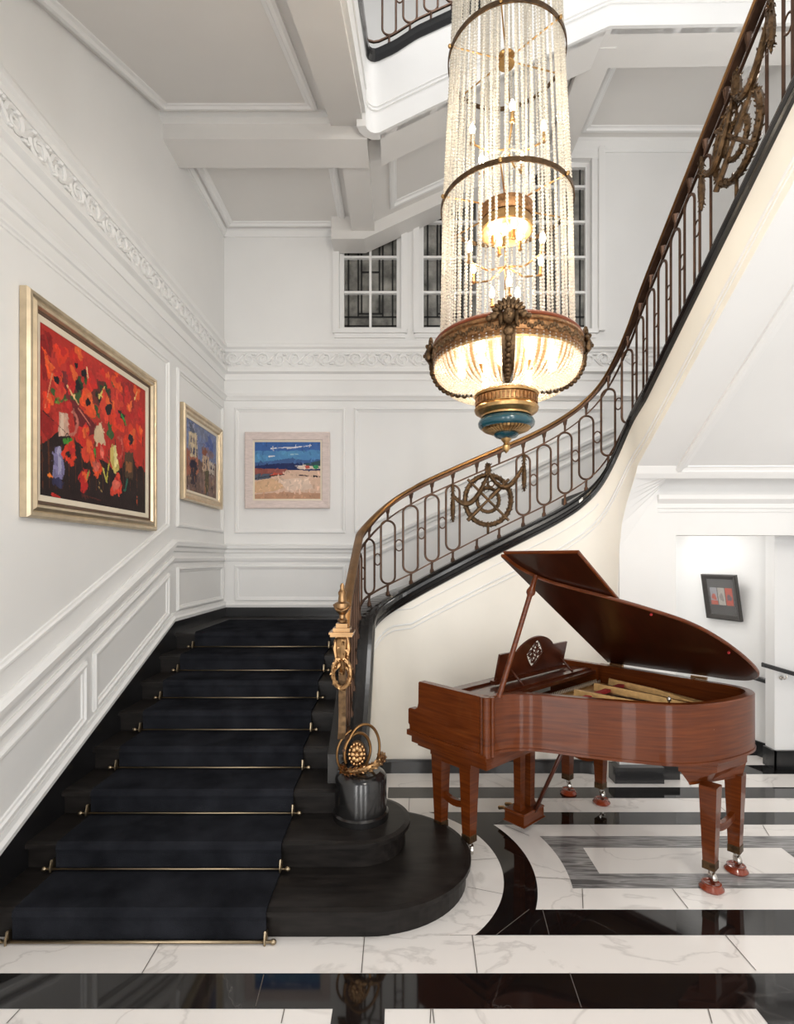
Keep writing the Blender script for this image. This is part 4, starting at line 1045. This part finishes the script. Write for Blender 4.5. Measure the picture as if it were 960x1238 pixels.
class Paint:
    def __init__(s, w, h, seed):
        s.w, s.h = w, h; s.r = np.random.RandomState(seed); s.im = np.zeros((h, w, 3))
        s.U, s.V = np.meshgrid((np.arange(w)+.5)/w, (np.arange(h)+.5)/h)
        s.asp = w/h
    def noise(s, fx, fy, oct=3):
        out = np.zeros((s.h, s.w)); amp = 1
        for o in range(oct):
            nx_, ny_ = max(2, int(fx*2**o)), max(2, int(fy*2**o)); g = s.r.rand(ny_+2, nx_+2)
            x, y = s.U*nx_, s.V*ny_; i, j = x.astype(int), y.astype(int); a, b = x-i, y-j
            a = a*a*(3-2*a); b = b*b*(3-2*b)
            out += amp*((g[j,i]*(1-a)+g[j,i+1]*a)*(1-b)+(g[j+1,i]*(1-a)+g[j+1,i+1]*a)*b); amp *= .5
        return out/1.75
    def put(s, mask, col, var=.12):
        c = lin(col); n = s.noise(14, 14, 2)[..., None]; s.im = np.where(mask[..., None], c*(1-var+2*var*n), s.im)
    def blob(s, u, v, ru, rv, col, ang=0, wob=.25, var=.2):
        dx, dy = (s.U-u)*s.asp, (s.V-v); c, n = math.cos(ang), math.sin(ang); ru *= s.asp
        x, y = (dx*c+dy*n)/ru, (-dx*n+dy*c)/rv; th = np.arctan2(y, x); ph = s.r.rand(3)*6.28
        s.put(x*x+y*y < (1+wob*(np.sin(2*th+ph[0])*.5+np.sin(3*th+ph[1])*.5+np.sin(5*th+ph[2])*.25))**2, col, var)
    def poly(s, pts, col, var=.1):
        ins = np.zeros((s.h, s.w), bool); n = len(pts)
        for i in range(n):
            (x0,y0),(x1,y1) = pts[i], pts[(i+1) % n]
            if y0 == y1: continue
            c = ((y0 > s.V) != (y1 > s.V)) & (s.U < (x1-x0)*(s.V-y0)/(y1-y0)+x0); ins ^= c
        s.put(ins, col, var)
    def stroke(s, a, b, wd, col, var=.15):
        ax, ay = a[0]*s.asp, a[1]; bx, by = b[0]*s.asp, b[1]; x, y = s.U*s.asp, s.V
        L2 = (bx-ax)**2+(by-ay)**2; t = np.clip(((x-ax)*(bx-ax)+(y-ay)*(by-ay))/L2, 0, 1)
        d = np.hypot(x-ax-t*(bx-ax), y-ay-t*(by-ay)); s.put(d < wd*(1-.5*t), col, var)
# 1: poppies in jugs.  Marks are listed as seen on the oblique canvas and turned square here
pa = Paint(250, 210, 3)
def cv(x, y):
    px = 15+x/4.13; Y = F*2.10/(CX-px); Y0 = F*2.10/(CX-36.3); Y1 = F*2.10/(CX-173.6)
    return ((Y-Y0)/(Y1-Y0), (y-(150+(x-88)*.644))/((1095+(x-88)*.15)-(150+(x-88)*.644)))
def pb(x, y, rx, ry, col, ang=0, wob=.25):
    a, b = cv(x-rx, y), cv(x+rx, y); u, v = cv(x, y); v2 = cv(x, y+ry)[1]; pa.blob(u, v, (b[0]-a[0])/2, v2-v, col, ang, wob)
n_ = pa.noise(5, 5)[..., None]
pa.im = lin((165,32,28))*n_ + lin((205,58,45))*(1-n_)
nn_ = pa.noise(6, 4); pa.put(pa.V+.16*(nn_-.5)+.05*np.sin(pa.U*9) > .66, (38,22,22), .5)
for x in range(100, 650, 36): pa.stroke(cv(x, 800+40*math.sin(x)), cv(x+8, 1060), .006, [(70,30,24),(90,45,25),(30,20,30)][x % 3])
for a in ((120,330,40,120,(150,26,26)),(360,450,60,90,(190,48,40)),(120,700,50,70,(150,28,26)),(260,520,60,90,(120,36,40)),(430,560,70,80,(110,42,36)),(560,540,40,80,(160,40,36)),(330,700,60,70,(110,30,34)),(620,860,26,70,(196,50,36))): pb(*a)
for x, y in ((170,560),(300,480),(420,560),(500,470),(390,640),(530,660),(230,590),(470,740),(290,560),(350,500),(440,520)): pb(x, y, 22, 34, [(38,62,34),(60,90,44),(24,36,26)][(x+y) % 3], x*.01, .5)
# jugs
pa.poly([cv(196,640),cv(244,650),cv(252,770),cv(192,775)], (212,170,150)); pa.poly([cv(205,650),cv(220,650),cv(222,770),cv(200,772)], (236,208,186))
for t in range(12):
    a = t/11*PI-PI/2; b = (t+1)/11*PI-PI/2; pa.stroke(cv(260+36*math.cos(a),700+62*math.sin(a)), cv(260+36*math.cos(b),700+62*math.sin(b)), .011, (206,120,104))
pa.poly([cv(170,830),cv(205,830),cv(228,960),cv(216,1010),cv(160,1000)], (132,126,168)); pa.poly([cv(188,840),cv(203,840),cv(212,980),cv(190,985)], (176,172,204)); pb(188,1025,26,30,(52,50,84))
pa.poly([cv(388,720),cv(425,690),cv(440,800),cv(405,830),cv(382,780)], (224,196,160)); pa.poly([cv(470,830),cv(498,815),cv(520,950),cv(490,965),cv(470,900)], (222,200,112)); pa.poly([cv(486,820),cv(498,818),cv(508,930),cv(492,940)], (238,226,160))
for t in range(10):
    a = t/9*PI-PI/2; b = (t+1)/9*PI-PI/2; pa.stroke(cv(510+26*math.cos(a),830+56*math.sin(a)), cv(510+26*math.cos(b),830+56*math.sin(b)), .010, (198,90,76))
pa.poly([cv(545,850),cv(590,850),cv(590,1000),cv(545,985)], (84,62,44)); pa.poly([cv(552,900),cv(584,905),cv(584,960),cv(552,950)], (150,96,58))
# flowers
fl_ = [(205,330,32,60),(290,335,34,70),(180,455,34,56),(265,450,36,64),(200,520,30,48),(135,585,36,44),(370,480,36,40),(350,590,40,62),(240,615,26,40),(460,620,40,76),(500,690,36,56),(450,450,24,34),(505,470,30,40),(565,620,24,52),(515,570,24,44),(578,780,32,64),(560,545,18,40),(610,530,16,38),(630,670,20,50),(345,840,34,64),(250,865,40,54),(325,760,34,48),(395,935,26,56),(330,1005,30,56),(505,1035,32,48),(625,740,16,40),(425,845,20,40),(140,400,20,60)]
for k, (x, y, rx, ry) in enumerate(fl_):
    c = [(226,62,34),(214,44,34),(236,84,38),(196,36,34),(230,72,48)][k % 5]
    pb(x, y, rx, ry, c, .5*math.sin(k*2), .45); pb(x+rx*.3, y-ry*.3, rx*.5, ry*.5, (242,106,52) if k % 2 else (206,44,40), k, .5)
for x, y, rx, ry in ((183,468,14,22),(300,500,18,30),(288,388,9,18),(462,622,15,36),(352,585,12,22),(578,780,12,28),(245,870,12,20),(330,430,14,24)): pb(x, y, rx, ry, (26,18,26), .4)
for k, (x, y, rx, ry) in enumerate(((500,1030,20,30),(395,930,16,34),(425,850,12,26))): pb(x, y, rx, ry, (226,110,92))
for a, b, wd, c in (((240,500),(300,600),.008,(236,190,130)),((410,560),(440,500),.009,(226,206,110)),((345,400),(352,470),.007,(244,214,160)),((355,960),(345,1000),.01,(150,160,70)),((385,840),(392,880),.012,(74,160,60)),((430,940),(445,1000),.008,(206,196,90)),((465,900),(450,1000),.009,(200,190,80)),((225,800),(262,790),.018,(66,140,50)),((530,650),(552,700),.012,(54,140,60)),((160,430),(120,620),.005,(232,150,110)),((300,620),(370,720),.007,(214,130,110)),((600,560),(612,520),.006,(238,200,120)),((560,1000),(548,1060),.012,(40,110,90)),((610,1090),(612,1140),.006,(214,90,40)),((145,985),(143,1000),.012,(226,120,40)),((410,1010),(415,1060),.005,(230,190,120)),((180,590),(240,575),.008,(120,150,60)),((110,640),(240,760),.004,(60,20,24)),((320,1090),(420,1115),.008,(86,34,28)),((160,1090),(200,1105),.012,(190,40,34)),((135,240),(150,330),.006,(120,40,34))): pa.stroke(cv(*a), cv(*b), wd, c)
painterly(pa, 1100, 1)
# 2: street with pale houses
pc = Paint(130, 110, 8); n_ = pc.noise(5, 5)[..., None]
pc.im = lin((96,112,158))*n_ + lin((140,150,182))*(1-n_)
for u, v, ru, rv, c in ((.75,.2,.16,.10,(90,108,170)),(.5,.1,.2,.08,(126,134,160)),(.72,.33,.2,.07,(138,120,132))): pc.blob(u, v, ru, rv, c)
pc.poly([(.0,.55),(1,.45),(1,1),(0,1)], (120,96,88), .35)
pc.poly([(.10,.02),(.26,.02),(.30,.2),(.14,.2)], (92,98,116)); pc.poly([(.10,.17),(.36,.15),(.38,.48),(.12,.52)], (214,196,164))
for u in (.16,.25,.33): pc.poly([(u,.22),(u+.035,.22),(u+.035,.31),(u,.31)], (128,116,120)); pc.poly([(u,.36),(u+.035,.36),(u+.035,.47),(u,.47)], (58,62,96))
pc.poly([(.02,.44),(.14,.40),(.16,.78),(.0,.82)], (166,104,84)); pc.poly([(.13,.52),(.38,.48),(.40,.70),(.14,.74)], (176,110,86))
pc.poly([(.14,.60),(.24,.53),(.38,.60),(.38,.66),(.14,.68)], (42,36,56)); pc.poly([(.17,.68),(.34,.66),(.34,.88),(.17,.9)], (54,44,54))
pc.poly([(.5,.36),(.6,.28),(.74,.34),(.74,.40),(.5,.42)], (150,92,72)); pc.poly([(.52,.41),(.74,.39),(.74,.62),(.52,.64)], (206,178,150)); pc.poly([(.74,.46),(.95,.44),(.95,.66),(.74,.64)], (196,184,172))
for u, v in ((.56,.46),(.64,.45),(.56,.55),(.65,.54),(.8,.5),(.88,.5)): pc.poly([(u,v),(u+.04,v),(u+.04,v+.06),(u,v+.06)], (64,58,80))
pc.poly([(.36,.7),(1,.62),(1,1),(.5,1)], (136,112,104), .35); pc.poly([(.6,.62),(.74,.6),(.72,1),(.62,1)], (92,84,60), .3)
for k in range(46):
    u, v = pc.r.rand(), .5+.5*pc.r.rand(); pc.stroke((u,v),(u+.02*(pc.r.rand()-.5),v+.08),.010,[(196,170,140),(70,60,78),(168,112,76),(150,140,150),(52,48,60)][k % 5])
for k in range(26):
    u, v = pc.r.rand(), .4*pc.r.rand(); pc.stroke((u,v),(u+.06,v+.03),.010,[(120,134,176),(158,160,184),(96,110,156)][k % 3])
painterly(pc, 650, 2)
# 3: beach under a blue sky
pd = Paint(150, 126, 5); n_ = pd.noise(4, 10)[..., None]
pd.im = lin((96,160,196))*n_ + lin((74,122,184))*(1-n_)
pd.put(pd.V < .12+.06*pd.noise(4,3), (64,104,170), .15)
pd.poly([(0,.36),(.3,.33),(.55,.28),(.75,.32),(1,.30),(1,.5),(0,.5)], (66,98,150)); pd.poly([(0,.42),(.4,.37),(.7,.37),(1,.36),(1,.5),(0,.5)], (32,48,100), .3)
for a, b, w_, c in (((.25,.115),(.55,.09),.012,(226,228,236)),((.5,.11),(.86,.06),.014,(220,220,228)),((.22,.255),(.30,.245),.014,(226,226,232)),((.55,.22),(.66,.215),.012,(160,196,214))): pd.stroke(a, b, w_, c)
pd.put(pd.V > .49+.03*(pd.noise(5,4)-.5), (222,188,166), .14)
pd.poly([(0,.46),(.5,.48),(.42,.56),(0,.60)], (160,92,84), .3); pd.poly([(0,.56),(.3,.55),(.22,.64),(0,.67)], (92,102,120), .3); pd.poly([(.3,.54),(.46,.56),(.3,.60),(.2,.60)], (196,84,66))
pd.poly([(.62,.45),(.75,.40),(1,.40),(1,.47),(.7,.48)], (226,206,190)); pd.poly([(.74,.38),(.86,.36),(1,.32),(1,.42),(.8,.42)], (52,80,88)); pd.poly([(.88,.42),(.96,.40),(.98,.46),(.9,.47)], (48,140,92)); pd.poly([(.76,.42),(.83,.41),(.84,.46),(.78,.47)], (206,92,80))
for a, b, w_, c in (((.22,.60),(.45,.57),.012,(46,34,44)),((.68,.58),(.86,.60),.012,(66,48,56)),((.90,.60),(.99,.61),.018,(50,38,46)),((.0,.64),(.22,.60),.010,(58,60,72)),((.62,.42),(.72,.42),.010,(236,228,220))): pd.stroke(a, b, w_, c)
pd.poly([(0,.70),(.25,.64),(.6,.72),(.3,.86),(0,.9)], (224,184,148), .15); pd.poly([(.35,.66),(.8,.62),(.9,.82),(.5,.86)], (230,204,186), .12); pd.poly([(0,.92),(.4,.88),(1,.90),(1,1),(0,1)], (196,152,124), .2)

painterly(pd, 260, 4)
def framed(root, pts, nrm, fw, prof, slip, mats, names=('frame','slip')):
    m = MB(); m.frame(pts, nrm, prof); f = m.build(names[0], mats[0], root)
    nrm = Vector(nrm); P_ = [Vector(p) for p in pts]; cen_ = sum(P_, Vector())/4
    def inset(d, h):
        out = []
        for i in range(4):
            a = (P_[i]-P_[i-1]).normalized(); b = (P_[(i+1)%4]-P_[i]).normalized(); out.append(P_[i] + (b-a)*d + nrm*h)
        return out
    if slip:
        m = MB(); m.frame(inset(fw, 0), nrm, [(0,0),(0,slip[1]),(slip[0],slip[1]-.006),(slip[0],0)]); m.build(names[1], mats[1], root)
    m = MB(); m.extr(inset(.01, .001), nrm*.006); m.build('backing', M['frame_dark'], root)
    return inset
G = .004
t = thing('framed_painting', 'large oil painting of red poppies in jugs, in a silver gilt frame', 'painting', (XL+.003, 3.72, 2.13))
Y0, Y1, Z0, Z1 = 2.955, 4.52, 2.132, 3.425
pts = [(XL+G,Y0,Z0),(XL+G,Y0,Z1),(XL+G,Y1,Z1),(XL+G,Y1,Z0)]
ins = framed(t, pts, nL, .105, [(0,0),(0,.040),(.012,.055),(.03,.055),(.04,.045),(.06,.058),(.075,.052),(.085,.03),(.105,.022),(.105,0)], (.035,.026), (M['silvergold'], M['linen']))
q = ins(.138, .016); canvas('canvas', t, q[1], q[2]-q[1], q[0]-q[1], pa.im)
m = MB(); m.frame(ins(.086, .0), nL, [(0,.02),(0,.034),(.016,.028),(.016,.02)]); m.build('frame_groove', M['frame_dark'], t)
t = thing('framed_painting', 'smaller oil painting of a street of pale houses, in a gilt frame near the corner', 'painting', (XL+.003, 5.6, 2.46))
Y0, Y1, Z0, Z1 = 5.07, 6.17, 2.47, 3.40
pts = [(XL+G,Y0,Z0),(XL+G,Y0,Z1),(XL+G,Y1,Z1),(XL+G,Y1,Z0)]
ins = framed(t, pts, nL, .085, [(0,0),(0,.05),(.012,.062),(.03,.06),(.045,.045),(.07,.05),(.085,.028),(.085,0)], (.025,.03), (M['silvergold'], M['linen']))
q = ins(.108, .018); canvas('canvas', t, q[1], q[2]-q[1], q[0]-q[1], pc.im)
t = thing('framed_painting', 'oil painting of a pale beach under blue sky, in a limed pinkish wooden frame', 'painting', (-1.35, YB-.003, 2.5))
X0, X1, Z0, Z1 = -1.868, -.848, 2.500, 3.415
pts = [(X0,YB-G,Z0),(X0,YB-G,Z1),(X1,YB-G,Z1),(X1,YB-G,Z0)]
ins = framed(t, pts, nB, .095, [(0,0),(0,.045),(.01,.05),(.085,.038),(.095,.03),(.095,0)], (.020,.028), (M['pinkwood'], M['linen']))
q = ins(.114, .02); canvas('canvas', t, q[1], q[2]-q[1], q[0]-q[1], pd.im)

# black frame with three small prints, tilting forward in the passage
c0 = W1a.lerp(W1b, .555)
fx, fz = (W1b-W1a).normalized(), Vector((0,0,1)); tilt = math.radians(10)
fu = (fz*math.cos(tilt) + wn*math.sin(tilt)).normalized(); fnn = (wn*math.cos(tilt) - fz*math.sin(tilt)).normalized()
base = c0 + wn*.012 + Vector((0,0,1.275)); hw, hh2 = .20, .47
t = thing('framed_prints', 'black framed set of three small red and grey prints tilting off the passage wall', 'picture', tuple(base))
pts = [base-fx*hw, base-fx*hw+fu*hh2, base+fx*hw+fu*hh2, base+fx*hw]
ins = framed(t, pts, fnn, .05, [(0,0),(0,.03),(.012,.034),(.045,.020),(.05,.014),(.05,0)], None, (M['blackframe'],))
m = MB(); m.extr(ins(.045, .009), fnn*.001); m.build('mount', M['mount'], t)
for k, cols_ in enumerate((((176,176,184),(206,96,70)), ((196,190,180),(150,140,136)), ((214,84,56),(110,92,100)))):
    pr = Paint(20, 36, 20+k); n_ = pr.noise(3, 4)[..., None]; pr.im = lin(cols_[0])*n_+lin(cols_[0])*(1-n_)*.8
    pr.blob(.5, .55, .3, .2, cols_[1]); 
    if k == 0: pr.put(pr.V > .75, (206,90,64))
    o = base + fx*(-.128+.088*k) + fu*.33 + fnn*.0108
    canvas('print', t, o, fx*.080, -fu*.18, pr.im)
m = MB(); m.extr(ins(.046, .0125), fnn*.0015); m.build('glazing', M['glass'], t)

# handrails in the passage
def hand(name, label, pts, brk, out):
    t = thing(name, label, 'handrail', tuple(pts[0]))
    m = MB(); m.loft([[Vector(p)+Vector(out)*a+Vector((0,0,z)) for a, z in ((-.022,-.02),(-.022,.012),(-.012,.02),(.012,.02),(.022,.012),(.022,-.02))] for p in pts], False, True, True); m.build('rail', M['black'], t)
    for b in brk:
        b = Vector(b); o = Vector(out); m = MB(); m.tube([b+Vector((0,0,-.02)), b+Vector((0,0,-.05)), b+o*(-.03)+Vector((0,0,-.065)), b+o*(-.066)+Vector((0,0,-.06))], .007, n=8)
        m.lathe([(.02,0),(.02,.006)], b+o*(-.066)+Vector((0,0,-.06)), 12, axis=o); m.build('bracket', M['chrome'], t)
    return t
a, b = W1b.lerp(W1a,.0)+wn*.07, W1b.lerp(W1a,.55)+wn*.07
hand('wall_handrail', 'farther dark handrail on the passage wall, just beyond the piano tail', [b+Vector((0,0,.80)), a+Vector((0,0,.745))], [tuple(a.lerp(b,.04)+Vector((0,0,.745)))], tuple(wn))
hand('wall_handrail', 'nearer dark handrail on a steel bracket at the right edge', [(3.22,4.70,.955),(3.75,4.70,.80)], [(3.43,4.70,.885)], (0,-1,0))
# ------------------------------------------------------------------ light, camera
def area(name, loc, rot, sx, sy, power, col=(1,1,1)):
    l = bpy.data.lights.new(name, 'AREA'); l.shape = 'RECTANGLE'; l.size = sx; l.size_y = sy; l.energy = power; l.color = col
    o = bpy.data.objects.new(name, l); COL.objects.link(o); o.location = loc; o.rotation_euler = rot; return o
def point(name, loc, power, col, r=.05):
    l = bpy.data.lights.new(name, 'POINT'); l.energy = power; l.color = col; l.shadow_soft_size = r
    o = bpy.data.objects.new(name, l); COL.objects.link(o); o.location = loc; return o
# entrance windows behind the viewer
for k, x in enumerate((-1.9, .3, 2.5)): area('entrance_window_light', (x, -3.0, 2.0), (PI/2, 0, 0), .75, 3.9, 76, (1,.985,.96))
area('skylight', (.9, 2.6, 9.3), (0,0,0), 2.0, 2.6, 100, (1,.99,.97))
point('chandelier_light', (CH.x, CH.y, 4.25), 9, (1,.90,.74), .04)
point('chandelier_bowl_light', (CH.x, CH.y, 3.06), 26, (1,.89,.72), .06)
area('passage_lamp', (2.75, 5.4, 2.32), (0,0,0), .4, .5, 8, (1,.97,.93))
point('upper_right_fill', (3.45, 3.7, 5.0), 50, (1,.97,.93), .12)  # added out-of-view fill with no fitting, lifts the upper right walls
area('under_stair_fill', (3.3, 3.2, 3.0), (0,0,0), .3, .3, 6, (1,.95,.9))  # unseen fill added below the soffit of the right flight
area('hall_ceiling_light', (1.3, .1, 4.2), (math.radians(52),0,0), .5, .5, 42, (1,.93,.82))  # added warm fill overhead, aimed at the wall under the stair
wd_ = bpy.data.worlds.new('World'); sc.world = wd_; wd_.use_nodes = True
bg = wd_.node_tree.nodes['Background']; bg.inputs['Color'].default_value = (.97,.98,1,1); bg.inputs['Strength'].default_value = .45
cam = bpy.data.cameras.new('camera'); co = bpy.data.objects.new('camera', cam); COL.objects.link(co)
co.location = (0,0,H); co.rotation_euler = (PI/2,0,0)
cam.sensor_fit = 'VERTICAL'; cam.sensor_height = 36; cam.lens = F/1238*36
cam.shift_x = (480-CX)/1238; cam.shift_y = (CY-619)/1238; cam.clip_start = .05
sc.camera = co
vs = sc.view_settings; vs.view_transform = 'Standard'; vs.look = 'None'; vs.gamma = 1; vs.exposure = 0.14; vs.use_curve_mapping = False
sc.cycles.use_denoising = True
sc.cycles.max_bounces = 8; sc.cycles.diffuse_bounces = 5; sc.cycles.transparent_max_bounces = 24; sc.cycles.sample_clamp_indirect = 6
